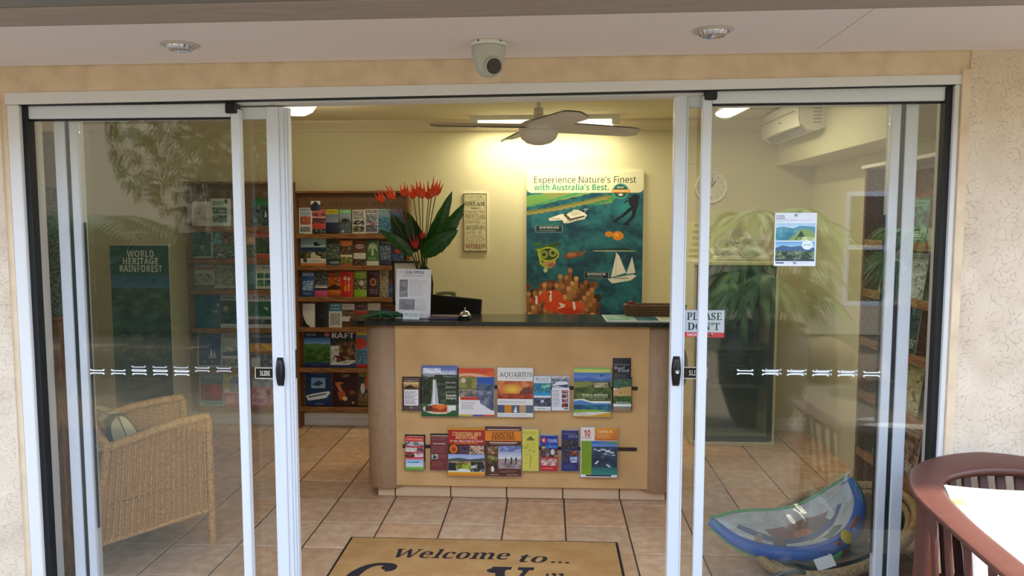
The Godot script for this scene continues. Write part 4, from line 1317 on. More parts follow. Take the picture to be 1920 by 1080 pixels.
func croc() -> void:
	var t := thing("toy_crocodile", "small green toy crocodile lying on the left end of the counter", "toy", Vector3(-0.63, 1.056, -1.42), 0.1)
	var s := S()
	var pts := [Vector3(-0.125, 0.010, 0.02), Vector3(-0.09, 0.014, 0.005), Vector3(-0.05, 0.022, -0.006), Vector3(0.0, 0.026, 0), Vector3(0.035, 0.024, 0.004), Vector3(0.06, 0.024, 0.008), Vector3(0.085, 0.020, 0.012), Vector3(0.115, 0.016, 0.018), Vector3(0.125, 0.014, 0.02)]
	var rr := []
	for i in 33:
		rr.append(0.004 + 0.019 * pow(sin(PI * clampf(i / 32.0 * 0.95, 0, 1)), 0.9) * (0.75 if i > 22 else 1.0))
	tube(s, curve(pts, 32), rr, 10, false, 0.8)
	obj("body", s, M.croc, t)
	for q in [Vector3(0.03, 0, 0.032), Vector3(0.03, 0, -0.026), Vector3(-0.035, 0, 0.026), Vector3(-0.035, 0, -0.036)]:
		s = S()
		tube(s, [Vector3(q.x, 0.022, q.z * 0.4), Vector3(q.x + 0.006, 0.018, q.z), Vector3(q.x + 0.016, 0.005, q.z * 1.2)], [0.008, 0.006, 0.005], 8)
		obj("leg", s, M.croc, t)
	s = S()
	for i in 11: box(s, Vector3(-0.1 + i * 0.015, 0.03 + 0.013 * sin(PI * (i + 1) / 12.0), 0.004 * sin(i)), Vector3(0.009, 0.009, 0.003), 0.0, Basis(Vector3.BACK, PI / 4))
	obj("back_scales", s, M.croc, t)
	s = S()
	for z in [0.0, 0.018]: ball(s, Vector3(0.066, 0.037, z), Vector3(0.005, 0.005, 0.004), 8)
	obj("eyes", s, M.black, t)


# ------------------------------------------------------------------ right of the opening
func right_side() -> void:
	var c := thing("glass_cabinet", "pale low cabinet with dark glass front below the white flower sculpture", "cabinet", Vector3(1.665, 0, -2.72))
	var s := S()
	for x in [-0.287, 0.287]: span(s, Vector3(x - 0.012, 0.02, -0.2), Vector3(x + 0.012, 1.315, 0.2), 0.002)
	span(s, Vector3(-0.30, 1.315, -0.21), Vector3(0.30, 1.342, 0.215), 0.004)
	span(s, Vector3(-0.30, 0.0, -0.2), Vector3(0.30, 0.03, 0.21), 0.003)
	obj("carcass", s, M.wall_pale, c)
	s = S()
	span(s, Vector3(-0.275, 0.03, -0.2), Vector3(0.275, 1.315, -0.19))
	obj("back_panel", s, sm(Color(0.10, 0.12, 0.10), 0.6), c)
	for y in [0.70, 0.42]:
		s = S()
		span(s, Vector3(-0.275, y, -0.19), Vector3(0.275, y + 0.018, 0.17), 0.002)
		obj("shelf", s, sm(Color(0.3, 0.31, 0.28), 0.5), c)
	s = S()
	for x in [-0.26, 0.26]: span(s, Vector3(x - 0.018, 0.04, 0.195), Vector3(x + 0.018, 1.31, 0.208), 0.002)
	for y in [0.055, 1.295]: span(s, Vector3(-0.242, y - 0.018, 0.195), Vector3(0.242, y + 0.018, 0.208), 0.002)
	var dr := obj("door", s, sm(Color(0.22, 0.23, 0.2), 0.4), c)
	s = S()
	span(s, Vector3(-0.245, 0.07, 0.199), Vector3(0.245, 1.28, 0.203))
	obj("pane", s, M.glass, dr)
	var tv := thing("black_box", "plain black box on the shelf inside the glass fronted cabinet", "box", Vector3(1.70, 0.438, -2.72))
	s = S()
	box(s, Vector3(0, 0.12, 0), Vector3(0.30, 0.235, 0.24), 0.012)
	obj("casing", s, M.black, tv)
	s = S()
	box(s, Vector3(-0.02, 0.125, 0.121), Vector3(0.22, 0.17, 0.004), 0.002)
	obj("screen", s, sm(Color(0.03, 0.04, 0.06), 0.1), tv)
	var fl := thing("rose_sculpture", "white sculpted roses with pointed petals standing on the pale cabinet", "sculpture", Vector3(1.72, 1.342, -2.62))
	var at := [Vector3(-0.03, 0.17, 0), Vector3(-0.135, 0.10, 0.02), Vector3(0.035, 0.10, 0.04)]
	for k in 3:
		s = S()
		for ring in 4:
			var n: int = [3, 5, 6, 7][ring]
			for j in n:
				var a := TAU * j / n + ring * 0.7
				var r: float = [0.012, 0.026, 0.042, 0.056][ring] * [1.1, 0.9, 1.05][k]
				grid(s, 6, 5, func(u, v):
					var w = (u - 0.5) * 1.5
					var out = r * (0.75 + 0.45 * v * v)
					return at[k] + Vector3(cos(a + w) * out, sin(a + w) * out, 0.05 - r * 0.75 + 0.02 * v - 0.008 * absf(w) * v))
		obj("rose", s, M.plaster, fl)
	for q in [[Vector3(0.10, 0.06, 0), Vector3(0.135, 0.27, 0.01), 0.06], [Vector3(0.12, 0.05, 0.01), Vector3(0.215, 0.24, 0.0), 0.055], [Vector3(0.07, 0.05, 0.01), Vector3(0.03, 0.23, -0.02), 0.05], [Vector3(-0.16, 0.03, 0.01), Vector3(-0.23, 0.10, 0.0), 0.05], [Vector3(0.12, 0.03, 0.02), Vector3(0.25, 0.10, 0.01), 0.05]]:
		s = S()
		leaf_blade(s, q[0], q[1], q[2], 0.015, 0.1)
		obj("petal", s, M.plaster, fl)
	s = S()
	box(s, Vector3(0.0, 0.02, 0.0), Vector3(0.40, 0.04, 0.09), 0.012)
	ball(s, Vector3(0.0, 0.06, 0.0), Vector3(0.16, 0.05, 0.03), 12)
	obj("plinth", s, M.plaster, fl)
	var sd := flat_print("switch_notice", "small white notice below the cream sheet, right of the counter", "notice", 0.11, 0.06, 0.002, Vector3(1.40, 1.25, BACK + 0.001), "r 0 0 1 1 e8e8dc;l .1 .2 .8 .5 3 a0a090", 400, M.print)
	sd.set_meta("category", "notice")

	# rack on the right wall
	var rk := thing("brochure_rack", "brown timber brochure rack standing against the right wall behind the glass", "rack", Vector3(2.33, 0, -0.87), -PI / 2)
	for k in [-1, 1]:
		s = S()
		span(s, Vector3(k * 0.62 - 0.012, 0, 0), Vector3(k * 0.62 + 0.012, 1.92, 0.20), 0.002)
		obj("side_panel", s, M.rack_dark, rk)
	s = S()
	span(s, Vector3(-0.62, 0.05, 0), Vector3(0.62, 1.90, 0.012))
	obj("back_panel", s, M.rack_dark, rk)
	s = S()
	span(s, Vector3(-0.65, 1.92, 0), Vector3(0.65, 1.94, 0.215), 0.003)
	obj("top_board", s, M.skirting, rk)
	var tiers := [1.50, 1.22, 0.94, 0.63, 0.29]
	var tn := ["top tier", "second tier", "third tier", "fourth tier", "bottom tier"]
	for y in tiers:
		s = S()
		span(s, Vector3(-0.61, y - 0.02, 0.012), Vector3(0.61, y, 0.19), 0.002)
		var sh := obj("shelf", s, M.rack_wood, rk)
		s = S()
		span(s, Vector3(-0.61, y - 0.026, 0.19), Vector3(0.61, y + 0.02, 0.2), 0.002)
		obj("lip", s, M.rack_wood, sh)
	var tones := ["30403c 687870 202c28", "e0e4e0 98a4a0 586460", "286068 58a098 184048", "384870 8898b0 202c48", "806050 b89878 483428", "d8d0a0 a09850 686030"]
	for i in 5:
		for j in 4:
			var z := -0.87 - 0.44 + j * 0.30
			var tone: String = tones[(i * 5 + j * 2) % 6]
			var d := [0.0, 0.0, 0.21 if (i + j) % 3 else 0.105, 0.24 if i < 3 else 0.27, "%s cover on the %s of the right wall rack, %s" % [["dark green", "white", "teal", "navy blue", "brown", "yellow"][(i * 5 + j * 2) % 6], tn[i], ["farthest back", "second from back", "third from back", "nearest the glass"][j]], "n 0 0 1 1 %s;r .06 .04 .88 .14 %s;l .12 .08 .7 .07 1 404840;l .1 .7 .8 .2 4 c8ccc8" % [tone, tone.split(" ")[1]]]
			var b := brochure(d, 0, 0.0, "brochures in the rack on the right wall", 0.006)
			b.position = Vector3(2.33 - 0.13, tiers[i] + 0.001, z)
			b.basis = Basis(Vector3.UP, -PI / 2) * Basis(Vector3.RIGHT, -0.12)
	# low rattan bowl chair and the play mat on it
	var pc := Vector3(1.66, 0.0, -0.62)
	var pp := thing("bowl_chair", "low round cane bowl chair behind the right glass, under the blue rimmed mat", "chair", pc)
	var e1 := Vector3(0.72, 0.2, -0.52).normalized()
	var e2 := Vector3(0.58, 0.0, 0.81) * 0.66
	var mid := Vector3(0.04, 0.17, 0.02)
	for k in 2:
		s = S()
		var ring := []
		for i in 48:
			var a := TAU * i / 48
			ring.append(mid + (e1 * cos(a) + e2 * sin(a)) * (0.45 - k * 0.045) + Vector3(0, -0.015 * k, 0))
		tube(s, ring, 0.024 - 0.008 * k, 10, true)
		obj("rim", s, M.pale_cane, pp)
	s = S()
	grid(s, 36, 10, func(u, v):
		var r = 0.43 * v
		var q = mid + (e1 * cos(TAU * u) + e2 * sin(TAU * u)) * r
		return Vector3(q.x, maxf(0.02, q.y - 0.15 * (1 - v * v)), q.z))
	obj("seat_bowl", s, M.dark_wicker, pp)
	s = S()
	grid(s, 30, 8, func(u, v):
		var q = mid + (e1 * cos(TAU * u) + e2 * sin(TAU * u)) * 0.36 * v
		return Vector3(q.x, maxf(0.06, q.y - 0.10 * (1 - v * v)) + 0.02 * sin(PI * v), q.z))
	obj("cushion", s, sm(Color(0.42, 0.34, 0.24), 0.9), pp)
	s = S()
	var foot := []
	for i in 28: foot.append(Vector3(cos(TAU * i / 28) * 0.26, 0.02, sin(TAU * i / 28) * 0.26))
	tube(s, foot, 0.02, 8, true)
	obj("base", s, M.pale_cane, pp)
	s = S()
	for k in 5:
		tube(s, curve([Vector3(0.26, 0.36 - k * 0.012, -0.12 + k * 0.02), Vector3(0.22 + k * 0.01, 0.24, 0.05), Vector3(0.12 + k * 0.015, 0.17, 0.19)], 10), 0.005, 5)
	obj("loose_canes", s, M.pale_cane, pp)
	play_mat()
	var gt := thing("metal_hoop", "grey metal hoop on the floor below the bowl chair", "hoop", Vector3(1.37, 0.0, -0.25))
	s = S()
	tube(s, curve([Vector3(-0.11, 0.0, 0.02), Vector3(-0.09, 0.065, 0.01), Vector3(-0.02, 0.10, 0), Vector3(0.06, 0.10, -0.01), Vector3(0.10, 0.06, -0.02), Vector3(0.11, 0.0, -0.03)], 24), 0.011, 10)
	obj("tube", s, sm(Color(0.42, 0.44, 0.46), 0.3, 0.8), gt)


func play_mat() -> void:
	var o := Vector3(1.45, 0.1, -0.55)
	var t := thing("play_mat", "white baby play mat with blue and green rim, wrapped in clear plastic", "play mat", o)
	var outer := curve([Vector3(1.10, 0.205, -0.58), Vector3(1.20, 0.145, -0.50), Vector3(1.33, 0.11, -0.465), Vector3(1.48, 0.105, -0.45), Vector3(1.62, 0.135, -0.465), Vector3(1.74, 0.20, -0.52), Vector3(1.80, 0.30, -0.60), Vector3(1.772, 0.40, -0.655)], 40)
	var inner := curve([Vector3(1.10, 0.205, -0.58), Vector3(1.20, 0.215, -0.62), Vector3(1.30, 0.215, -0.66), Vector3(1.42, 0.21, -0.69), Vector3(1.53, 0.225, -0.70), Vector3(1.62, 0.27, -0.70), Vector3(1.71, 0.34, -0.685), Vector3(1.772, 0.40, -0.655)], 40)
	var p = func(u: float, v: float) -> Vector3:
		var i := int(round(u * 40))
		var a: Vector3 = inner[i]
		var b: Vector3 = outer[i]
		return a.lerp(b, v) + Vector3(0.0, -0.055, -0.03) * sin(PI * v) * sin(PI * u) - o
	var s := S()
	var uv := cell(620, 240, "r 0 0 1 1 c8c8bc;n 0 0 1 1 c8c8bc d8d8cc b8b8ac;v 8a4a38 .35 .3 .6 .2 .75 .35 .6 .55 .4 .5;v 705038 .5 .35 .7 .3 .72 .6 .55 .65;e .55 .45 .05 .1 c87848;v 4a5080 .2 .25 .45 .5 .75 .5 .8 .42 .82 .5 .7 .62 .4 .62 .18 .36;e .12 .35 .05 .12 e0e0dc;e .22 .6 .05 .1 e4e4e0;e .45 .78 .06 .1 e4e4e4;e .3 .85 .04 .06 b0a040;e .75 .75 .05 .08 d0d0c8;e .88 .4 .04 .1 b8c8c0;v 6a7a50 .6 .7 .7 .66 .72 .78 .62 .82")
	s.set_smooth_group(7)
	for i in 40:
		for j in 10:
			for q in [[0, 0], [1, 1], [1, 0], [0, 0], [0, 1], [1, 1]]:
				var u = (i + q[0]) / 40.0
				var v = (j + q[1]) / 10.0
				s.set_uv(uv.position + Vector2(u, v) * uv.size)
				s.add_vertex(p.call(u, v))
	obj("printed_lining", s, M.print, t)
	s = S()
	grid(s, 40, 10, func(u, v):
		var i := int(round(u * 40))
		return inner[i].lerp(outer[i], v) + Vector3(0.0, -0.085, -0.04) * sin(PI * v) * sin(PI * u) + Vector3(0, -0.012, 0) - o)
	obj("underside", s, M.blue, t)
	var rim := []
	var pipe := []
	var pipe2 := []
	var back := []
	for i in 41:
		rim.append(outer[i] + Vector3(0, -0.004, 0.012) - o)
		pipe.append(outer[i] + Vector3(0, -0.036, 0.022) - o)
		pipe2.append(outer[i] + Vector3(0.004, 0.006, 0.032) - o)
		back.append(inner[i] + Vector3(0, 0.004, -0.006) - o)
	var rr := []
	for i in 41: rr.append(0.008 + 0.030 * sin(PI * clampf(0.12 + i / 41.0 * 0.8, 0, 1)))
	s = S()
	tube(s, rim, rr, 12)
	obj("blue_rim", s, M.blue, t)
	s = S()
	tube(s, pipe, 0.006, 8)
	tube(s, pipe2, 0.0035, 8)
	obj("green_piping", s, M.green, t)
	s = S()
	tube(s, back, 0.008, 8)
	obj("green_edge", s, M.green, t)
	s = S()
	lathe(s, [Vector2(0, 0.004), Vector2(0.03, 0.004), Vector2(0.032, 0.0), Vector2(0.03, -0.004)], Vector3(1.69, 0.185, -0.452) - o, 24, Basis(Vector3.RIGHT, 1.1) * Basis(Vector3.BACK, -0.3))
	obj("yellow_disc", s, sm(Color(0.8, 0.72, 0.08), 0.4), t)
	s = S()
	box(s, Vector3(1.735, 0.235, -0.485) - o, Vector3(0.02, 0.075, 0.006), 0.002, Basis(Vector3.BACK, -0.5))
	box(s, Vector3(1.63, 0.15, -0.43) - o, Vector3(0.06, 0.022, 0.006), 0.002, Basis(Vector3.BACK, 0.4))
	obj("orange_patch", s, sm(Color(0.55, 0.25, 0.14), 0.5), t)
	s = S()
	box(s, Vector3(1.535, 0.135, -0.285) - o, Vector3(0.082, 0.05, 0.0015), 0.0, Basis(Vector3.BACK, 0.35) * Basis(Vector3.RIGHT, -0.5))
	tube(s, [Vector3(1.56, 0.155, -0.29) - o, Vector3(1.60, 0.12, -0.42) - o], 0.002, 5)
	obj("white_tag", s, M.paper, t)
	s = S()
	for k in 3: tube(s, curve([Vector3(1.47, 0.075, -0.42) - o, Vector3(1.54, 0.06 + k * 0.012, -0.40) - o, Vector3(1.62, 0.085 + k * 0.01, -0.41) - o, Vector3(1.66, 0.12, -0.43) - o], 12), 0.007, 7)
	obj("green_strap", s, M.green, t)
	s = S()
	grid(s, 40, 8, func(u, v):
		var i := int(round(u * 40))
		var w = 0.004 * sin(u * 47.0 + v * 9.0) + 0.003 * sin(u * 91.0)
		return inner[i].lerp(outer[i], v) + Vector3(0, 0.028 + w, 0.02) * (0.35 + 0.65 * sin(PI * v)) - o + Vector3(0, 0.05 * u * u * (1 - v) * u, 0))
	obj("clear_plastic", s, M.plastic_wrap, t)


# ------------------------------------------------------------------ left of the opening
func woven(s: SurfaceTool, a: Vector3, b: Vector3, c: Vector3, d: Vector3, ribs: int, rows: int) -> void:
	# a woven panel over the corners a b (below) and d c (above)
	var n := (b - a).cross(d - a).normalized()
	grid(s, ribs * 4, rows * 3, func(u, v):
		var p = a.lerp(b, u).lerp(d.lerp(c, u), v)
		var k := cos(PI * ribs * u) * cos(PI * rows * v) * 0.0022 + 0.0035 * pow(absf(cos(PI * ribs * u)), 4.0)
		return p + n * k)


func left_side() -> void:
	var f1 := Vector3(-1.372, 0, -0.675)
	var f2 := Vector3(-1.70, 0, -1.08)
	var b1 := Vector3(-1.665, 0, -0.29)
	var b2 := Vector3(-2.06, 0, -0.72)
	var o := (f1 + f2 + b1 + b2) / 4
	var t := thing("wicker_armchair", "honey coloured wicker armchair with woven arms behind the left glass", "armchair", o)
	var up := func(p: Vector3, y: float) -> Vector3: return Vector3(p.x, y, p.z) - o
	var spl := Vector3(-0.04, 0, 0.03)
	var s := S()
	woven(s, up.call(b1 + spl, 0.16), up.call(f1, 0.175), up.call(f1, 0.635), up.call(b1, 0.595), 19, 44)
	obj("woven_side", s, M.wicker, t)
	s = S()
	for k in range(1, 19):
		var u := k / 19.0
		tube(s, [up.call((b1 + spl).lerp(f1, u), 0.165) + Vector3(0.004, 0, 0.004), up.call(b1.lerp(f1, u), lerpf(0.60, 0.64, u)) + Vector3(0.004, 0, 0.004)], 0.0055, 6)
	obj("upright_canes", s, M.cane, t)
	s = S()
	woven(s, up.call(f2, 0.175), up.call(b2 + spl, 0.16), up.call(b2, 0.595), up.call(f2, 0.635), 19, 44)
	obj("woven_side", s, M.wicker, t)
	s = S()
	woven(s, up.call(b2 + spl, 0.16), up.call(b1 + spl, 0.16), up.call(b1, 0.70), up.call(b2, 0.70), 19, 48)
	obj("woven_back", s, M.wicker, t)
	s = S()
	woven(s, up.call(f1, 0.18), up.call(f2, 0.18), up.call(f2, 0.33), up.call(f1, 0.33), 17, 14)
	obj("woven_apron", s, M.wicker, t)
	for q in [f1, f2]:
		s = S()
		tube(s, [up.call(q, 0.0), up.call(q, 0.64)], 0.019, 12)
		obj("leg", s, M.cane, t)
	for q in [b1, b2]:
		s = S()
		tube(s, [up.call(q + spl * 2, 0.0), up.call(q, 0.6)], 0.019, 12)
		obj("leg", s, M.cane, t)
	s = S()
	var rail := []
	var q1 := [up.call(f1, 0.648), up.call(f1.lerp(b1, 0.3), 0.648), up.call(f1.lerp(b1, 0.75), 0.618), up.call(b1, 0.60), up.call(b1.lerp(b2, 0.1) + spl * 1.2, 0.605)]
	tube(s, curve(q1, 24), 0.021, 10)
	var q2 := [up.call(f2, 0.648), up.call(f2.lerp(b2, 0.3), 0.648), up.call(f2.lerp(b2, 0.75), 0.618), up.call(b2, 0.60), up.call(b2.lerp(b1, 0.1) + spl * 1.2, 0.605)]
	tube(s, curve(q2, 24), 0.021, 10)
	obj("arm_rail", s, M.cane, t)
	s = S()
	tube(s, curve([up.call(b1, 0.60), up.call(b1.lerp(b2, 0.12) + spl * 1.0, 0.70), up.call(b1.lerp(b2, 0.3) + spl * 1.8, 0.75), up.call(b1.lerp(b2, 0.7) + spl * 1.8, 0.75), up.call(b1.lerp(b2, 0.88) + spl, 0.70), up.call(b2, 0.60)], 32), 0.02, 10)
	obj("back_rail", s, M.cane, t)
	s = S()
	for e in [[f1, b1, 0.0], [f2, b2, 0.0], [f1, f2, 0.01], [b1, b2, 0.0]]: tube(s, [up.call(e[0], 0.172), up.call(e[1] + (spl if e[1] == b1 or e[1] == b2 else Vector3.ZERO), 0.160)], 0.013, 8)
	obj("lower_rail", s, M.cane, t)
	s = S()
	grid(s, 8, 8, func(u, v):
		var p = f1.lerp(f2, u).lerp(b1.lerp(b2, u), v)
		return Vector3(p.x, 0.335 + 0.035 * sin(PI * u) * sin(PI * v), p.z) - o)
	obj("seat", s, M.dark_wicker, t)
	var cu := thing("cushion", "green, red and cream patterned cushion leaning in the wicker armchair", "cushion", Vector3(-1.80, 0.335, -0.60), 2.48)
	s = S()
	var uv := cell(300, 300, "r 0 0 1 1 e4e0b4;v 1c5040 .05 0 .3 0 .36 .5 .3 .9 .1 .6;v a8b8a8 .3 .5 .45 .3 .62 .45 .5 .6;v c84828 .4 .62 .55 .52 .7 .75 .55 .82;r .56 .75 .14 .2 e8e4d8;n .6 0 .4 .6 d8d4a0 c8c488 e4e0b8;l .6 .1 .35 .5 8 c4c090;v 8a9a60 .5 0 .6 0 .5 .3 .4 .35")
	pillow(s, 0.36, 0.36, 0.15, uv)
	var po := obj("cover", s, M.print, cu)
	po.position = Vector3(0, 0.20, 0)
	po.rotation.x = -0.35
	var pb := thing("timber_cupboard", "narrow brown timber cupboard end seen in the gap beside the left jamb", "cupboard", Vector3(-1.83, 0, -0.21))
	s = S()
	span(s, Vector3(-0.037, 0.06, -0.06), Vector3(0.04, 1.19, 0.03), 0.004)
	obj("side_panel", s, M.brown_board, pb)
	s = S()
	span(s, Vector3(-0.04, 1.19, -0.065), Vector3(0.043, 1.205, 0.035), 0.003)
	obj("top_board", s, M.brown_board, pb)
	s = S()
	span(s, Vector3(-0.035, 0, -0.055), Vector3(0.037, 0.06, 0.025), 0.002)
	obj("plinth", s, M.rack_dark, pb)
	var gp := flat_print("grey_picture", "tall dim grey picture board standing on the narrow timber cupboard", "picture", 0.07, 0.80, 0.012, Vector3(-1.828, 1.205, -0.23), "n 0 0 1 1 606458 78786c 3c4438;r 0 0 1 .3 8a8674;n .1 .3 .8 .65 585c50 80806c 30382c", 500, M.print, "board")
	gp.rotation.x = -0.02
	for k in 2:
		var ch := thing("blind_chain", ["fine beaded blind chain hanging by the left jamb, left strand", "fine beaded blind chain hanging by the left jamb, right strand"][k], "chain", Vector3(-1.862 + k * 0.02, 0.98, -0.17))
		s = S()
		for i in 110: ball(s, Vector3(-0.018 * sin(i * 0.011) * (1 - k), i * 0.0098, 0), Vector3(0.0028, 0.0034, 0.0028), 5)
		obj("beads", s, M.chain, ch)


func pillow(s: SurfaceTool, w: float, h: float, d: float, uv: Rect2) -> void:
	s.set_smooth_group(8)
	var n := 22
	var f := func(i: int, j: int, sg: float) -> Vector3:
		var u = i * 2.0 / n - 1
		var v = j * 2.0 / n - 1
		var k := pow(maxf(0.0, (1 - u ** 4) * (1 - v ** 4)), 0.5)
		return Vector3(u * w / 2 * (1 - 0.07 * (1 - v * v)), v * h / 2 * (1 - 0.07 * (1 - u * u)), sg * (d / 2 * k + 0.003) + 0.004 * sin(u * 7 + v * 5) * k)
	for sg in [-1.0, 1.0]:
		for i in n:
			for j in n:
				var q = [[0, 0], [1, 1], [1, 0], [0, 0], [0, 1], [1, 1]]
				if sg < 0: q.reverse()
				for e in q:
					s.set_uv(uv.position + Vector2(float(i + e[0]) / n, 1.0 - float(j + e[1]) / n) * uv.size)
					s.add_vertex(f.call(i + e[0], j + e[1], sg))


# ------------------------------------------------------------------ in front of the doors
func terrace() -> void:
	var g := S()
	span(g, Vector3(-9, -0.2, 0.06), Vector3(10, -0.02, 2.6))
	struct("floor_terrace", g, M.paving, "paving before the doors, its colour darkened as shade, seen only in reflection", "floor")
	var m := thing("welcome_mat", "tan coir doormat with black edge reading Welcome to... in black script", "mat", Vector3(-0.002, 0, -0.36))
	var s := S()
	span(s, Vector3(-0.681, 0.0, -0.40), Vector3(0.681, 0.008, 0.42), 0.003)
	obj("rubber_edge", s, M.gasket, m)
	s = S()
	var spec := "n 0 0 1 1 c8985a ce9f62 c19054;i F .19 .15 .42 .135 2a2226 Welcome;i F .645 .205 .10 .11 2a2226 to;e .765 .30 .008 .011 2a2226;e .79 .303 .008 .011 2a2226;e .815 .306 .008 .011 2a2226"
	spec += ";i F .05 .36 .17 .42 2a2226 C;e .19 .42 .025 .035 2a2226;i f .24 .53 .29 .26 2a2226 ayman;i F .55 .38 .15 .42 2a2226 V;e .56 .43 .025 .03 2a2226;i f .72 .45 .16 .34 2a2226 illas"
	printed(s, 1.335, 0.79, 0.002, cell(1000, 592, spec, 1))
	var top := obj("coir_top", s, M.coir, m)
	top.rotation.x = -PI / 2
	top.position = Vector3(0, 0.0085, 0.405)

	var o := Vector3(1.92, 0, 0.6)
	var t := thing("garden_armchair", "brown slatted garden armchair with curved arms by the stucco wall, lower right", "armchair", o - Vector3(0, 0.012, 0))
	var pts := [Vector3(1.575, 0.685, 1.08), Vector3(1.582, 0.690, 0.85), Vector3(1.590, 0.700, 0.62), Vector3(1.605, 0.715, 0.44), Vector3(1.66, 0.735, 0.315), Vector3(1.77, 0.75, 0.25), Vector3(1.92, 0.757, 0.225), Vector3(2.07, 0.75, 0.25), Vector3(2.18, 0.735, 0.315), Vector3(2.235, 0.715, 0.44), Vector3(2.25, 0.700, 0.62), Vector3(2.258, 0.690, 0.85), Vector3(2.265, 0.685, 1.08)]
	var path := curve(pts, 60)
	for i in path.size(): path[i] -= o
	var rr := []
	for i in 61:
		var k := absf(i / 60.0 - 0.5) * 2.0
		rr.append(lerpf(0.070, 0.045, clampf(k * 1.4, 0, 1)))
	s = S()
	tube(s, path, rr, 20, false, 0.30, 0.55)
	obj("curved_rail", s, M.resin, t)
	s = S()
	box(s, Vector3(0, 0.385, 0.02), Vector3(0.58, 0.03, 0.56), 0.008)
	for k in [-1, 1]: box(s, Vector3(k * 0.30, 0.35, 0.05), Vector3(0.03, 0.09, 0.62), 0.006)
	for z in [-0.25, 0.33]: box(s, Vector3(0, 0.35, z), Vector3(0.58, 0.09, 0.03), 0.006)
	obj("seat", s, M.resin, t)
	for q in [[-0.305, -0.20, 0.71], [0.305, -0.20, 0.71], [-0.325, 0.38, 0.68], [0.325, 0.38, 0.68]]:
		s = S()
		box(s, Vector3(q[0], q[2] / 2 - 0.012, q[1]), Vector3(0.036, q[2], 0.085), 0.006, Basis(Vector3.BACK, 0.02 * signf(q[0])))
		obj("leg", s, M.resin, t)
	for i in [5, 8, 11, 14, 17, 19, 21, 23, 25, 27, 29, 31, 33, 35, 37, 39, 41, 43, 46, 49, 52, 55]:
		var p: Vector3 = path[i]
		var low := Vector3(clampf(p.x * 0.96, -0.30, 0.30), 0.39, clampf(p.z * 0.9 - 0.0, -0.27, 0.4))
		var tan_: Vector3 = (path[i + 1] - path[i - 1]).normalized()
		var y := (p - Vector3(0, 0.008, 0) - low).normalized()
		var z := tan_.cross(y).normalized()
		s = S()
		box(s, (p - Vector3(0, 0.008, 0) + low) / 2, Vector3(0.034, (p - low).length(), 0.014), 0.004, Basis(y.cross(z), y, z))
		obj("slat", s, M.resin, t)
	var cu := thing("cushion", "pale cushion with yellow and grey pattern on the brown garden armchair", "cushion", Vector3(1.945, 0.40, 0.50), 0.0)
	s = S()
	var spec2 := "r 0 0 1 1 f4f2e8;n 0 0 1 1 f4f2e8 f2ecc0 e4e4e8"
	for k in 26:
		spec2 += ";e %.3f %.3f .045 .03 %s" % [fposmod(k * 0.618 + 0.07, 1.0), fposmod(k * 0.381 + 0.13, 1.0), ["f0e29a", "dcdce2", "f8f8f4"][k % 3]]
	pillow(s, 0.56, 0.44, 0.19, cell(360, 300, spec2, 1))
	var po := obj("cover", s, M.big_print, cu)
	po.position = Vector3(0, 0.135, 0.02)
	po.rotation.x = -0.5


# ------------------------------------------------------------------ the courtyard behind the photographer, seen in the glass
func frond(s: SurfaceTool, at: Vector3, d: Vector3, length: float, width: float, droop: float) -> void:
	var side := d.cross(Vector3.UP).normalized()
	grid(s, 5, 1, func(u, v): return at + d * length * u + Vector3.DOWN * droop * length * u * u + side * (v - 0.5) * width * sin(PI * clampf(0.12 + u * 0.86, 0, 1)))


func potted_rhapis(at: Vector3, k: float, label: String) -> void:
	var t := frontal("potted_palm", label, "plant", at.x, at.y, at.z)
	var s := S()
	lathe(s, [Vector2(0, 0), Vector2(0.2, 0), Vector2(0.25, 0.08), Vector2(0.34, 0.35), Vector2(0.36, 0.58), Vector2(0.33, 0.74), Vector2(0.30, 0.80), Vector2(0.33, 0.84), Vector2(0.29, 0.84), Vector2(0.27, 0.76), Vector2(0, 0.76)].map(func(p): return p * k), Vector3.ZERO, 36)
	obj("pot", s, M.pot, t)
	var st := S()
	s = S()
	for i in 40:
		var a := rng.randf() * TAU
		var r = rng.randf_range(0.02, 0.2) * k
		var h := rng.randf_range(1.0, 1.75) * k
		var p = Vector3(cos(a) * r, 0.78 * k, sin(a) * r)
		var q = Vector3(cos(a) * (r + 0.18 * k), h, sin(a) * (r + 0.18 * k))
		tube(st, [p, q], 0.007, 5)
		for j in 9:
			var b := a + (j - 4) * 0.33
			frond(s, q, Vector3(cos(b), rng.randf_range(-0.35, 0.3), sin(b)).normalized(), rng.randf_range(0.26, 0.42) * k, 0.06 * k, 0.75)
	obj("stems", st, M.bark, t)
	tag(obj("foliage", s, M.palm, t), "", "", "", "stuff")


func palm_tree(at: Vector3, h: float, label: String) -> void:
	var t := frontal("palm_tree", label, "tree", at.x, at.y, at.z)
	var s := S()
	tube(s, curve([Vector3(0, 0, 0), Vector3(0.05, h * 0.5, 0), Vector3(0, h, 0)], 8), 0.11, 10)
	obj("trunk", s, M.bark, t)
	s = S()
	for i in 15:
		var a := TAU * i / 15.0
		var d := Vector3(cos(a), rng.randf_range(0.2, 0.9), sin(a)).normalized()
		for j in 26:
			var u = 0.12 + j / 26.0 * 0.88
			var p = Vector3(0, h, 0) + d * 1.7 * u + Vector3.DOWN * 1.1 * u * u
			for sg in [-1.0, 1.0]:
				frond(s, p, (d.cross(Vector3.UP).normalized() * sg + d * 0.5 + Vector3.DOWN * 0.35).normalized(), 0.42 * sin(PI * clampf(0.15 + u * 0.75, 0, 1)), 0.035, 0.3)
	tag(obj("foliage", s, M.palm_dark, t), "", "", "", "stuff")


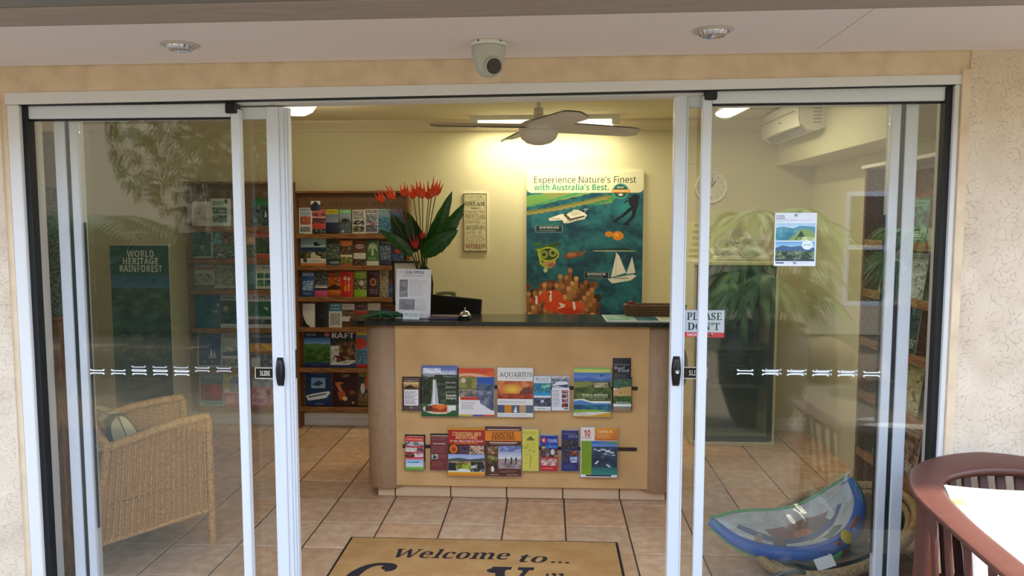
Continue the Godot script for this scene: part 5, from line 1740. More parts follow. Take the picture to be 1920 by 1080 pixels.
func garden() -> void:
	var g := S()
	span(g, Vector3(-12, -0.3, 2.6), Vector3(14, -0.03, 9.0))
	struct("floor_pebble_bed", g, M.pebble, "pebble bed of the courtyard behind the viewer, seen only in the glass", "ground")
	var w = frontal("wall_courtyard", "cream courtyard wall behind the viewer, seen in the glass", "wall", 0, 0, 8.4, "structure")
	var s := S()
	span(s, Vector3(-11, 0, 0), Vector3(4.357, 4.4, 0.2))
	span(s, Vector3(4.977, 0, 0), Vector3(11, 4.4, 0.2))
	span(s, Vector3(4.357, 0, 0), Vector3(4.977, 0.42, 0.2))
	span(s, Vector3(4.357, 2.07, 0), Vector3(4.977, 4.4, 0.2))
	obj("render_face", s, sm(Color(0.8, 0.72, 0.58), 0.9), w)
	var win := frontal("window_1", "white double hung window in the courtyard wall, reflected in the right glass", "window", 4.667, 0.42, 8.42, "structure")
	s = S()
	for x in [-0.28, 0.28]: span(s, Vector3(x - 0.03, 0, -0.03), Vector3(x + 0.03, 1.65, 0.03), 0.004)
	for y in [0.03, 0.85, 1.62]: span(s, Vector3(-0.25, y - 0.035, -0.03), Vector3(0.25, y + 0.035, 0.03), 0.004)
	obj("frame", s, M.white_metal, win)
	s = S()
	span(s, Vector3(-0.26, 0, 0.02), Vector3(0.26, 1.65, 0.03))
	obj("pane", s, sm(Color(0.2, 0.16, 0.1), 0.1), win)
	potted_rhapis(Vector3(1.96, -0.03, 3.2), 1.0, "large rhapis palm in a brown glazed pot, reflected in the right glass")
	potted_rhapis(Vector3(3.9, -0.03, 4.9), 0.95, "smaller rhapis palm in a pot, reflected beside the courtyard window")
	palm_tree(Vector3(-5.3, -0.03, 5.2), 1.5, "feathery palm reflected at the far left of the left glass")
	palm_tree(Vector3(-2.6, -0.03, 6.1), 3.1, "tall feathery palm reflected high in the left glass")
	var tr := frontal("leafy_tree", "loose leafy green tree reflected above the left rack", "tree", -4.3, -0.03, 6.7)
	s = S()
	tube(s, curve([Vector3(0, 0, 0), Vector3(0.1, 1.2, 0), Vector3(-0.1, 2.6, 0.1)], 8), 0.09, 8)
	obj("trunk", s, M.bark, tr)
	s = S()
	for i in 2600:
		var q := Vector3(rng.randfn(), rng.randfn(), rng.randfn()).limit_length(1.9) * Vector3(0.95, 0.62, 0.6) + Vector3(0.55, 2.75, 0)
		frond(s, q, Vector3(rng.randfn(), rng.randfn() - 0.5, rng.randfn()).normalized(), 0.16, 0.07, 0.4)
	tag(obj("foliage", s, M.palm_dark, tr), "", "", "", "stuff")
	var hg := frontal("added_hedge", "added dark leafy row along the courtyard wall, darkening the left glass reflection", "added_hedge", -4.6, -0.03, 7.85)  # added behind the viewer to darken what the left glass reflects
	s = S()
	span(s, Vector3(-3.9, 0, -0.24), Vector3(3.7, 1.5, 0.26), 0.08)
	obj("core", s, M.leaf_dark, hg)
	s = S()
	for i in 3000:
		var q := Vector3(rng.randf_range(-3.95, 3.75), rng.randf_range(0.0, 1.62), -0.24 - rng.randf() * 0.08)
		frond(s, q, Vector3(rng.randfn(), rng.randfn() + 0.4, -1.0 - rng.randf()).normalized(), 0.13, 0.08, 0.4)
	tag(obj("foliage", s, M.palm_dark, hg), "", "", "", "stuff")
	var b := frontal("boulder", "rounded tan boulder on the pebble bed, reflected in the right glass", "boulder", 3.1, -0.03, 5.2)
	s = S()
	grid(s, 18, 12, func(u, v):
		var q = Vector3(sin(PI * v) * cos(TAU * u) * 0.32, 0.2 - cos(PI * v) * 0.24, sin(PI * v) * sin(TAU * u) * 0.3)
		return q * (1.0 + 0.08 * noise.get_noise_3d(q.x * 30, q.y * 30, q.z * 30)))
	obj("rock", s, sm(Color(0.5, 0.42, 0.3), 0.9), b)


# ------------------------------------------------------------------ printed matter: middle, foot, width, height, label, print
var COUNTER_PRINT := [
	[-0.462, 0.536, 0.101, 0.186, "narrow dark brown leaflet with a white text panel, leftmost in the counter's upper row",
		"r 0 0 1 1 4a2f2a;r .1 .04 .8 .06 6b4a40;t s .12 .045 .76 .05 e8d8c0 DAINTREE ESCAPE;g .06 .11 .88 .2 f0d890 8a5a30;v 33201a .1 .3 .25 .24 .35 .22 .5 .19 .6 .25 .9 .3;r .08 .34 .84 .5 f4eeee;l .14 .4 .72 .4 9 9a8f98;r .02 .86 .96 .12 5a4a48;s .5 .9 .16 .06 5a4a48 b09a90"],
	[-0.298, 0.504, 0.205, 0.294, "waterfall cover magazine with blue and white masthead on green, in the counter's upper row",
		"g 0 0 1 .22 5a6ab0 a8b4d8;n 0 .18 1 .6 20301f 3d4a35 5d6650;n .04 .05 .5 .1 ffffff c8d0e8 8a9ac8;t b .05 .1 .9 .08 ffffff ATHERTON TABLELANDS;t b .05 .18 .3 .05 ffffff & Beyond;t s .62 .19 .33 .04 e8e8ff Self-drive Guide;v d0d4d8 .31 .28 .4 .28 .44 .5 .47 .76 .26 .76 .3 .5;v f0f2f4 .33 .28 .36 .28 .38 .76 .3 .76;v 9aa4a8 .37 .3 .385 .3 .42 .76 .4 .76;v b0b8bc .32 .34 .33 .34 .3 .76 .28 .76;n .05 .28 .2 .46 28381f 3d5030 182414;n .5 .3 .45 .05 2c3a2a 384a34 20301f;t s .66 .31 .3 .04 e8e8e0 Waterfalls;t s .68 .4 .28 .04 e8e8e0 Rainforest;t s .66 .5 .3 .04 e8e8e0 Country Towns;t b .68 .56 .28 .05 fffff0 Gourmet;t b .68 .62 .28 .05 fffff0 Delights;g 0 .76 1 .24 3f7a3f 1f5a2a;e .45 .85 .42 .1 e8e0d8;n .1 .79 .3 .12 6a3a28 a05838 503020;n .3 .77 .42 .15 e06018 f09030 a03a18;r .76 .78 .2 .1 f0f0e8;r .3 .93 .4 .02 e8e0a0"],
	[-0.085, 0.507, 0.204, 0.277, "orange topped tourist guide with green hill and white lower panel, beside the waterfall magazine",
		"g 0 0 1 .18 e04a28 f07a48;t f .2 .04 .6 .06 c83010 Drive Guide;v f4b898 0 .17 .3 .15 .6 .19 1 .25 1 .2 .6 .12 .3 .1 0 .12;g .4 .18 .6 .28 2050a0 8090b0;v 2858b0 .5 .2 .7 .18 1 .26 1 .34 .55 .3;n 0 .18 .52 .28 8a8a48 6a7038 a8985a;e .13 .25 .07 .05 d8d0b8;n .5 .34 .5 .12 4a5a78 6a7888 3a4a60;n 0 .46 .55 .14 8a8078 b0a498 5a5450;n .5 .46 .5 .42 6a7088 48506a 9aa0b0;r .04 .6 .5 .06 d03a20;r .04 .66 .55 .3 f0ecec;v f0ecec .54 .7 .98 .9 .98 .97 .54 .97;l .08 .7 .4 .16 5 b8b0b8;r 0 .965 .4 .035 c8b848;r .4 .965 .3 .035 5848a0;r .7 .965 .3 .035 e04828"],
	[0.137, 0.506, 0.203, 0.283, "white brochure with an orange sunset photo, in the middle of the counter's upper row",
		"r 0 0 1 1 f2efea;t f .05 .09 .92 .12 3a3a42 AQUARIUS;t f .3 .2 .5 .025 c05030 reef sailing;g 0 .27 1 .36 e8a890 a03a28;n 0 .27 1 .3 d87848 e89a58 b85838;s .42 .44 .34 .13 e08038 ffdc50;v 7a4038 .62 .5 .75 .4 .95 .38 1 .45 1 .6 .65 .6;n 0 .53 1 .1 a83c24 c0583a 8a2c1c;l .05 .67 .9 .06 2 b0b0b0;r 0 .76 1 .16 4a5878;r .2 .76 .2 .16 d88828;r .4 .76 .2 .16 586470;v f4f4f4 .45 .91 .52 .77 .56 .91;r .62 .76 .18 .16 c8a070;r .8 .76 .2 .16 5a6a80;l .05 .945 .9 .03 1 a0a8b0"],
	[0.292, 0.545, 0.097, 0.197, "slim white and turquoise brochure with an underwater photo, right of the sunset brochure",
		"r 0 0 1 .2 e8ecf0;t f .1 .03 .8 .07 6a7a90 Reef;t f .15 .1 .7 .07 6a7a90 Sprite;n 0 .2 1 .28 2880a8 206890 58a890;v 90c8b0 .4 .3 .9 .22 1 .3 .6 .36;r 0 .48 1 .08 20a0d8;r 0 .56 1 .07 e0e4e8;n 0 .63 1 .26 4a5068 6a7088 303850;e .5 .72 .1 .05 c8ccd8;r 0 .9 1 .1 e8ece0;l .2 .93 .6 .04 1 707880"],
	[0.396, 0.547, 0.099, 0.196, "slim pale brochure with a speedboat and four small photos on its right side",
		"r 0 0 1 1 f0eef2;t b .03 .02 .94 .06 404058 QUICKSILVER;n 0 .08 1 .26 7a88a0 a8b0c0 40485a;v f4f4f8 .05 .26 .3 .16 .8 .14 .98 .22 .7 .3 .3 .32;v 3a4468 .1 .27 .6 .25 .95 .23 .7 .31;l .05 .4 .45 .5 12 9a98a8;n .58 .4 .38 .11 a05058 602838 d8a0a0;n .58 .53 .38 .11 784858 c09098 402838;n .58 .66 .38 .11 a04868 502038 e0b0b8;n .58 .79 .38 .12 883838 c07858 401818;r .7 .93 .25 .03 404050"],
	[0.576, 0.512, 0.210, 0.281, "large green and blue brochure of misty mountains with yellow wave at its base",
		"g 0 0 1 .1 88c058 c8d878;v d8dc78 0 .06 .5 .12 1 .06 1 .03 0 .03;g 0 .1 1 .2 4878c8 98b0d8;v 4870b8 0 .2 .2 .22 .4 .18 .7 .24 1 .2 1 .32 0 .32;n 0 .28 1 .4 4a6028 6a7838 384a20;v 8a9048 0 .3 .4 .27 .6 .33 .2 .4 0 .42;n .55 .3 .38 .1 c0b090 8a8060 e0d0a8;v 182818 .68 .13 .75 .15 .82 .12 .75 .18;t b .22 .53 .7 .05 f8f4d8 WORLD HERITAGE;t s .22 .59 .7 .03 f0ecd0 DAY TOURS & PACKAGES;l .42 .635 .48 .02 1 d0d0b0;v f0f0e0 0 .65 .25 .63 .55 .7 .8 .72 1 .69 1 .73 .5 .74 .2 .67 0 .68;v 5088c8 0 .68 .2 .66 .5 .72 1 .72 1 .86 0 .8;n 0 .76 1 .14 206080 388898 184860;v 90b840 0 .86 .4 .85 .95 .86 .4 .93 0 .92;v e8e8e0 0 .93 .4 .9 .8 .9 .6 .97 0 .99;v e0a830 0 .98 .5 .97 1 .9 1 1 0 1;l .06 .935 .35 .02 1 303020"],
	[0.743, 0.728, 0.104, 0.121, "black folded card pack standing up behind the sandy beach brochure",
		"r 0 0 1 1 2a2a34;t s .08 .28 .84 .08 b8b8c0 FREE COUNTRY;t F .08 .4 .6 .14 c8c8d0 Reef;t F .3 .52 .6 .14 c8c8d0 Food;r .05 .72 .9 .03 585860;l .1 .8 .8 .16 3 70707c"],
	[0.746, 0.551, 0.101, 0.180, "slim brochure with a sandy bay under green hills, last in the counter's upper row",
		"g 0 0 1 .3 3a5a48 5a7858;n 0 .05 1 .25 305040 4a7858 6a8868;v d0a868 0 .36 .5 .26 1 .24 1 .55 0 .58;e .4 .42 .04 .03 806848;n 0 .55 1 .25 386030 587838 28401c;t b .15 .72 .8 .06 f0f0e0 DAINTREE SPECIAL;t b .4 .8 .5 .05 e8e8d8 TOUR;g 0 .87 1 .13 8a9890 a88058"],
	[-0.447, 0.186, 0.108, 0.195, "slim red leaflet with a pale blue lower panel, leftmost in the counter's lower row",
		"r 0 0 1 1 d03048;r 0 0 1 .13 e03830;t b .06 .05 .85 .07 ffe0c0 CaPTa Group;n 0 .15 1 .14 b8b8b8 585058 d8d0d0;r 0 .29 1 .03 c83040;n 0 .33 .64 .13 d8d4c8 b8b0a0 f0ece0;n .64 .33 .36 .13 403030 c8b0a8 886058;n 0 .49 .5 .13 704038 c08878 382020;n .52 .49 .46 .13 e0d0d0 a87878 f0e8e8;r 0 .66 1 .02 f0d0d0;g .02 .69 .96 .2 98c8e8 e8f0f0;v 3888b8 .1 .76 .8 .74 .7 .78 .15 .78;g 0 .89 1 .11 a8d070 58a038"],
	[-0.303, 0.188, 0.098, 0.201, "slim maroon leaflet with one small white photo, second in the counter's lower row",
		"r 0 0 1 1 7a3438;r 0 0 1 .05 8a6058;l .08 .08 .8 .06 2 a07068;r .12 .22 .76 .025 e0d0c8;l .05 .3 .85 .2 6 9a6460;n .05 .54 .38 .15 e0ece4 405050 a0b0a8;v 203028 .1 .65 .24 .55 .38 .66;l .48 .55 .48 .12 4 9a6460;l .05 .75 .85 .16 4 985c58"],
	[-0.145, 0.156, 0.212, 0.285, "red and orange four wheel drive tour brochure with river scenes, in the counter's lower row",
		"g 0 0 1 .07 c88828 e8a838;r 0 .06 1 .3 b02820;t B .12 .1 .78 .08 f8d080 COOKTOWN 4WD;t B .2 .18 .6 .07 f8d080 ADVENTURES;t b .06 .265 .9 .04 ffe8e0 & the Bloomfield Track;t b .18 .31 .64 .04 f8c060 One & Two Day Tours;r 0 .36 1 .2 4a2820;e .15 .45 .11 .09 e07820;e .15 .46 .06 .05 b04018;n .32 .38 .24 .17 4a3850 685878 302838;n .58 .38 .4 .18 e0c8b0 c89878 684838;g 0 .56 1 .12 98b0e0 c8d4e8;v 4a5a58 0 .66 .3 .63 .6 .66 1 .63 1 .72 0 .72;n 0 .7 1 .06 a07858 806848 c09870;n 0 .74 .25 .16 304048 48585c 202828;n .22 .74 .42 .16 98a838 c8c858 606828;n .62 .72 .38 .2 484848 d8d8d8 202020;v e8f0f0 .2 .9 .35 .85 .6 .88 .6 .92 .2 .92;g 0 .92 1 .08 e8b848 e88020"],
	[0.068, 0.157, 0.208, 0.290, "dark brown brochure with an orange title band and three figures on a beach",
		"r 0 0 1 1 5a3028;r .06 .055 .88 .018 e8d8c8;r 0 .09 1 .2 f08820;t B .2 .11 .6 .08 684028 DAINTREE;t B .18 .19 .64 .08 684028 DREAMING;r .12 .315 .76 .02 f0e0d0;l .15 .345 .7 .02 1 d8c0b0;g .36 .39 .64 .26 7888b0 e8ecf0;n .4 .39 .6 .12 5868a0 8898c0 a8b8d8;r .36 .65 .64 .2 a89890;n .36 .7 .64 .15 988888 b8a8a0 807070;v 282020 .55 .64 .57 .62 .59 .64 .58 .76 .56 .76;v 282020 .71 .63 .73 .61 .75 .63 .745 .76 .715 .76;v 282020 .84 .63 .86 .61 .88 .63 .87 .76 .85 .76;n .06 .41 .28 .15 8a6848 c8a880 483020;n .06 .585 .28 .16 6a6838 a89860 383818;n .06 .77 .28 .17 584038 302020 785848;v f0e8e0 .16 .81 .22 .8 .26 .86 .22 .92 .17 .9;l .4 .88 .55 .05 2 a07868;r .12 .96 .25 .015 c0a890;r .6 .96 .33 .015 c0a890"],
	[0.225, 0.191, 0.094, 0.242, "narrow yellow map leaflet with a small dark triangle, in the counter's lower row",
		"r 0 0 1 1 dcd45c;l .05 .05 .85 .08 3 b8b048;v 6a6820 .22 .26 .5 .16 .78 .26;r .25 .27 .5 .01 888028;n .1 .33 .75 .3 dcd45c d4cc54 ccc44c;e .2 .45 .04 .015 604020;e .45 .5 .03 .012 604020;e .32 .4 .03 .012 a03020;e .7 .52 .03 .012 604020;e .12 .42 .03 .012 b04828;e .52 .63 .03 .012 604020;e .53 .68 .03 .012 604020;v a09838 .5 .62 .55 .62 .48 .95 .44 .95;l .1 .8 .7 .02 1 b0a848"],
	[0.332, 0.192, 0.100, 0.206, "slim blue and red leaflet with white title and a round red badge",
		"r 0 0 1 .38 2040a0;e .2 .13 .14 .08 e03028;t b .13 .09 .14 .08 ffffff K;t B .4 .1 .54 .08 e8e8f8 TOURS;t b .45 .18 .5 .04 c8d0f0 by Rail from;t F .3 .25 .65 .09 68b8f0 Cairns;e .18 .36 .12 .06 c8b830;n 0 .37 1 .24 584040 302428 a89088;e .7 .46 .12 .08 e0d8d0;n .3 .43 .2 .12 888088 504850 b0a8a8;r 0 .61 1 .39 c83038;n .05 .65 .9 .2 d0a8a0 a06860 e8d8d0;l .1 .9 .8 .05 1 f0a890"],
	[0.452, 0.194, 0.097, 0.236, "slim navy blue leaflet with dark photos, beside the large green and orange brochure",
		"r 0 0 1 1 2a3468;r 0 0 1 .06 3a4078;l .08 .07 .85 .03 1 9098c8;t b .4 .12 .55 .06 98a0c0 DIVE;n .05 .24 .9 .2 38383c 58585c 202024;n .05 .45 .4 .34 48404c 2c2c48 5a5060;n .5 .5 .45 .12 884030 c88860 3c2018;n .5 .65 .45 .1 98b0e0 5870b0 c0d0f0;v e8ecf8 .5 .79 .6 .75 .9 .76 .95 .79;l .1 .84 .8 .1 4 5868a8"],
	[0.617, 0.160, 0.209, 0.288, "large magazine with an orange header, green left stripe and boats moored on a reef",
		"r 0 0 1 1 f0ece8;g .38 0 .62 .26 e8a028 d87028;v f4e4dc 0 .02 .34 .02 .4 .13 .34 .24 0 .24;t b .09 .05 .17 .14 c83828 10;l .04 .205 .3 .02 1 906860;t F .46 .04 .4 .07 ffe8b0 Cairns &;l .44 .13 .4 .09 3 f0c078;r .02 .27 .28 .68 84a828;l .05 .3 .22 .55 18 6a9020;g .3 .27 .7 .14 3868c0 88b0e0;v 68a058 .5 .31 1 .27 1 .32;r .3 .38 .7 .57 2c4058;n .3 .4 .7 .26 30445c 5c7088 28384c;e .5 .46 .06 .012 f0f4f4;e .62 .44 .07 .014 e8ecec;e .74 .47 .08 .02 f4f4f4;e .86 .5 .06 .015 e8ecec;e .4 .44 .04 .01 f0f0f0;e .68 .52 .05 .012 d8dcdc;e .9 .55 .05 .01 e0e4e4;n .3 .62 .7 .18 28384c 34506a 203040;g .3 .8 .7 .15 287068 389088;v e8f0f0 .38 .72 .48 .66 .5 .68 .42 .74;v c8d0d0 .68 .75 .74 .73 .84 .79 .78 .8;r .02 .96 .12 .02 ffffff;r .84 .96 .12 .02 ffffff;r .14 .955 .7 .03 303038"],
]
var RIGHT_RACK_PRINT := [
	[-1.571, 1.532, 0.103, 0.201, "white bordered leaflet with a blue sky photo, first in the top row of right rack",
		"r 0 0 1 1 e8e8e8;t b .1 .03 .8 .1 404048 PADDY;g .1 .16 .8 .2 88b0d8 d0d8e0;n .1 .34 .8 .32 b05838 885040 d08860;v d04828 .35 .4 .5 .28 .65 .4;r .1 .68 .8 .05 e0e0e0;n .1 .74 .8 .2 808890 505860 a8b0b8"],
	[-1.489, 1.713, 0.074, 0.073, "small dark navy pointed leaflet poking up behind the top row of the right rack",
		"v 28304c 0 1 .1 .4 .5 0 .9 .4 1 1;r 0 .4 1 .6 28304c;n .1 .5 .8 .4 28304c 384060 202840"],
	[-1.466, 1.535, 0.106, 0.186, "leaflet of red and grey stripes, in the top row of the right rack",
		"r 0 0 1 1 c86068;l .08 .03 .84 .1 2 e8d0d0;n 0 .18 1 .12 a04850 d08890 702830;r 0 .3 1 .05 e8c8c8;n 0 .38 1 .22 684048 b87078 382028;r 0 .62 1 .18 d84848;n 0 .8 1 .2 384048 889098 202428"],
	[-1.361, 1.538, 0.099, 0.183, "yellow topped leaflet with a dusky blue horizon, third cover in right rack's top row",
		"r 0 0 1 .2 d8c828;t b .1 .06 .8 .08 403820 Tropical;g 0 .2 1 .4 7888b0 a8a8c0;g 0 .55 1 .45 283460 182040"],
	[-1.258, 1.535, 0.096, 0.186, "green topped leaflet with a grey helicopter shape, in the right rack's top row",
		"r 0 0 1 .18 68c878;t b .1 .05 .8 .09 e8ffe8 FLIGHTS;g 0 .18 1 .8 a8b0c8 687078;n 0 .5 1 .5 586870 788890 38444c;v 283038 .15 .45 .4 .38 .75 .4 .9 .5 .6 .54 .3 .54;e .3 .9 .1 .06 c8d0d8"],
	[-1.151, 1.533, 0.102, 0.185, "white leaflet crowded with black lettering, fifth in the right rack's top row",
		"r 0 0 1 1 e8e8e4;t b .08 .05 .8 .1 202020 BACK;t b .08 .16 .8 .12 202020 COUNTRY;t b .08 .3 .84 .1 202020 WAYS;n .06 .44 .88 .2 484844 d8d8d0 181818;n .06 .68 .88 .26 687058 b0b098 303028"],
	[-1.050, 1.536, 0.101, 0.188, "leaflet with a black and white title above busy photos, in right rack's top row",
		"r 0 0 1 1 dcdce0;t b .04 .04 .92 .13 303038 EXPLORE;n .05 .22 .9 .4 98a0b0 505868 d0d0d8;e .6 .6 .2 .05 c05888;n .05 .66 .9 .3 404850 788090 c0c8d0"],
	[-0.952, 1.533, 0.096, 0.191, "pale blue leaflet of sea and sky, seventh in the right rack's top row",
		"g 0 0 1 1 a8c8d8 3868a0;n 0 .35 1 .6 4888b0 2c6090 78b0c8;l .1 .04 .8 .08 2 6888a0"],
	[-0.852, 1.533, 0.096, 0.191, "blue leaflet with red lettering behind the flower leaves, last in right rack's top row",
		"g 0 0 1 1 5878a8 304878;t B .05 .03 .9 .1 e03048 ISLANDS;n .05 .3 .9 .6 385888 6888b0 203860"],
	[-1.516, 1.279, 0.201, 0.225, "wide card of a pale animal under blue sky, second row of the right rack",
		"g 0 0 1 .4 88b8d0 b8d0d0;n 0 .35 1 .2 204060 305878 102848;n 0 .5 1 .25 485038 888870 282c1c;v d8d0b8 .38 .75 .42 .55 .55 .5 .62 .62 .8 .66 .78 .76;v 203020 .5 .2 .6 .15 .75 .25 .9 .22 .7 .3 .55 .3;r 0 .76 1 .15 dcdcd8;e .18 .8 .08 .07 3a4a48;l .4 .8 .4 .05 1 808890;r 0 .9 1 .1 e08850"],
	[-1.359, 1.285, 0.108, 0.190, "dark grey green leaflet with a pale lower title, second row of the right rack",
		"g 0 0 1 1 404a48 303838;n .05 .12 .9 .6 586860 8a9488 38443c;r 0 .82 1 .18 405860;t b .3 .84 .6 .08 d8e8e8 GUIDE"],
	[-1.254, 1.285, 0.096, 0.194, "orange topped leaflet with dark and white bands, second row of the right rack",
		"r 0 0 1 .2 e88030;t b .12 .06 .76 .07 ffe8d0 Adventures;n 0 .2 1 .38 604838 302820 988068;r 0 .58 1 .08 e8e0c8;n 0 .66 1 .28 788840 b0b068 485020;r 0 .93 1 .07 d05838"],
	[-1.149, 1.289, 0.096, 0.181, "maroon leaflet with a blank white block, second row of the right rack",
		"r 0 0 1 1 684038;r .03 0 .94 .04 b04048;e .5 .2 .36 .1 c8b8b0;t b .2 .16 .6 .08 684038 KURANDA;r 0 .48 1 .26 e4e0d8;n 0 .76 1 .24 584840 887060 302420"],
	[-1.046, 1.286, 0.099, 0.193, "green leaflet with a pale tree drawing, second row of the right rack",
		"r 0 0 1 1 4a7a50;v c0d8b0 .15 .45 .2 .15 .5 .06 .8 .15 .88 .45 .65 .3 .5 .3 .35 .3;v c0d8b0 .42 .3 .58 .3 .62 .6 .38 .6;l .15 .66 .7 .12 2 a8d090;r 0 .82 1 .18 e8ece0"],
	[-0.945, 1.292, 0.091, 0.184, "navy leaflet with a yellow title, second row of the right rack",
		"g 0 0 1 1 304068 38445c;t b .06 .03 .9 .09 d8c838 TROPICS;n .05 .2 .9 .6 6880a0 384c68 98a8b8"],
	[-0.845, 1.292, 0.095, 0.184, "navy leaflet with a red boat shape, last in the right rack's second row",
		"g 0 0 1 1 405080 28365c;v d83840 .15 .42 .5 .3 .9 .38 .8 .5 .3 .5;n .05 .55 .9 .4 486090 283c68 7088b0"],
	[-1.563, 1.038, 0.099, 0.194, "blue leaflet with a white title and fish, first in the right rack's third row",
		"g 0 0 1 1 3068b0 204890;t b .08 .04 .84 .12 f0f4ff MARLIN;n .08 .35 .84 .4 88b0d8 3870b0 d0e0f0;l .1 .82 .8 .1 2 98b8e0"],
	[-1.458, 1.038, 0.100, 0.195, "dark leaflet with white lettering over a pink base, third row of the right rack",
		"n 0 0 1 .6 404858 888c98 282c38;t B .05 .52 .9 .12 f0f0f4 VOYAGES;r 0 .64 1 .1 303048;r 0 .74 1 .26 d85888"],
	[-1.353, 1.039, 0.098, 0.192, "orange and brown outback sunset leaflet, third row of the right rack",
		"g 0 0 1 .5 803818 e07828;n 0 .2 1 .4 c85820 803010 e89038;v 402010 0 .6 .4 .5 1 .58 1 .75 0 .75;g 0 .72 1 .28 e88828 b04818;l .1 .05 .8 .05 1 e8b078"],
	[-1.253, 1.039, 0.098, 0.197, "bright red leaflet with yellow glasses shapes, third row of the right rack",
		"g 0 0 1 1 e02c28 d83020;e .35 .25 .14 .08 f0d8b0;e .65 .28 .12 .07 f0d8b0;v f0b820 .3 .55 .45 .55 .45 .78 .3 .78;v f0a818 .55 .5 .75 .5 .72 .78 .56 .78;r .38 .3 .04 .22 f0d8b0;r .64 .33 .04 .2 f0d8b0"],
	[-1.148, 1.039, 0.099, 0.200, "lime green leaflet with a dark photo band, third row of the right rack",
		"r 0 0 1 1 98c828;n 0 .28 1 .45 686848 a0a078 40402c;e .6 .45 .2 .1 d0d0b0;r .2 .08 .6 .05 d8f098"],
	[-1.046, 1.040, 0.096, 0.200, "dark plum leaflet with a round picture, third row of the right rack",
		"g 0 0 1 1 4c2c40 382030;e .5 .42 .26 .16 c88860;e .5 .42 .15 .09 6a3828;n .15 .7 .7 .2 685060 483040 98808c;l .2 .06 .6 .06 1 a08090"],
	[-0.959, 1.040, 0.067, 0.206, "crumpled grey tan leaflet at the end of the right rack's third row",
		"n 0 0 1 1 b0a088 786850 d8ccb0;l .2 .1 .6 .1 2 584838"],
	[-0.903, 1.026, 0.043, 0.105, "small plain blue pamphlet beside the crumpled leaflet",
		"g 0 0 1 1 4060a8 305090;l .15 .2 .7 .3 3 90a8d8"],
	[-1.562, 0.792, 0.098, 0.191, "white leaflet with a sweeping black curve, first in the right rack's fourth row",
		"r 0 0 1 1 e8e8dc;v 1c1c20 0 .4 .08 .6 .3 .82 .7 1 0 1;l .35 .2 .3 .06 1 b0b0a0"],
	[-1.458, 0.793, 0.100, 0.194, "plain black leaflet with a faint centre line, fourth row of the right rack",
		"r 0 0 1 1 24242c;l .3 .5 .4 .05 1 9090a0;r .3 .2 .4 .02 484858"],
	[-1.350, 0.796, 0.103, 0.191, "teal topped white leaflet of grey print, fourth row of the right rack",
		"r 0 0 1 1 e8e8e4;r 0 0 1 .33 3890a8;t b .15 .05 .7 .1 e8f8ff STUDENT;r .15 .2 .7 .05 b8e0e8;n .1 .4 .8 .5 a8a8a4 c0c0bc 989894"],
	[-1.247, 0.845, 0.099, 0.138, "leaflet with white and brown bands, right of the teal topped leaflet",
		"r 0 0 1 1 e0dcd4;l .2 .1 .6 .12 2 888078;n 0 .34 1 .4 685840 a09068 383020"],
	[-1.144, 0.845, 0.100, 0.141, "dark leaflet with a red glow, fourth row of the right rack",
		"n 0 0 1 .4 584048 382830 887078;g 0 .4 1 .6 c84038 582830;l .2 .12 .6 .08 1 d0b0a8"],
	[-1.041, 0.846, 0.098, 0.143, "white topped leaflet behind the green toy, fourth row of the right rack",
		"r 0 0 1 .4 e4e0d8;n 0 .4 1 .6 484038 282420 706858"],
	[-0.959, 0.846, 0.061, 0.099, "dark blue leaflet at the end of the right rack's fourth row",
		"g 0 0 1 1 303c78 202858;l .2 .3 .6 .2 2 8890c0"],
	[-1.502, 0.477, 0.206, 0.283, "large navy topped brochure with green rainforest canopy, fifth row of the right rack",
		"r 0 0 1 1 1c2c48;t f .06 .04 .4 .1 e8ecf0 Skyrail;e .88 .08 .09 .06 e05868;g 0 .17 1 .22 2878c0 a8d0e8;n 0 .35 1 .52 386830 588038 284c20;v 508048 0 .36 .5 .33 1 .38 1 .45 0 .45;g 0 .86 1 .14 204878 183058;t s .35 .93 .3 .03 e05050 CAIRNS"],
	[-1.294, 0.479, 0.202, 0.282, "large rafting brochure with white title, fifth row of the right rack",
		"n 0 0 1 .42 28343c 48545c 182024;t B .06 .03 .88 .15 f0f4f8 RAFT;n 0 .4 1 .5 c8c8c0 a8a8a0 e8e8e4;n .35 .25 .65 .55 684830 a07850 382818;v 402018 .1 .75 .2 .66 .5 .7 .6 .8 .3 .86;e .2 .76 .05 .05 d8d8d0;e .35 .78 .05 .05 a04030;v 3048a0 .4 1 1 .86 1 1;r 0 .93 1 .07 304080"],
	[-1.137, 0.481, 0.105, 0.281, "yellow topped brochure with a red balloon, partly behind the counter's left column",
		"r 0 0 1 1 6890b0;r 0 0 1 .09 e8d838;e .3 .33 .5 .16 d84838;n 0 .5 1 .4 5890b8 88b0c8 386888;l 0 .55 1 .2 4 3a5a70;r 0 .92 1 .08 d83028"],
	[-1.498, 0.169, 0.210, 0.279, "large navy brochure with a white cruise boat, bottom row of the right rack",
		"r 0 0 1 1 1c3c68;l .15 .05 .7 .07 1 6888b0;g .22 .2 .55 .3 78b0d8 a8c8d8;v 305070 .25 .4 .5 .28 .7 .35 .5 .45;v e8f0f4 .02 .72 .3 .66 .9 .58 .95 .64 .8 .78 .1 .86;v 304860 .1 .74 .8 .64 .8 .67 .12 .78;t s .4 .92 .3 .05 a8c8e0 Silver"],
	[-1.285, 0.173, 0.203, 0.277, "large dark maroon brochure with a glowing dancer, bottom row of the right rack",
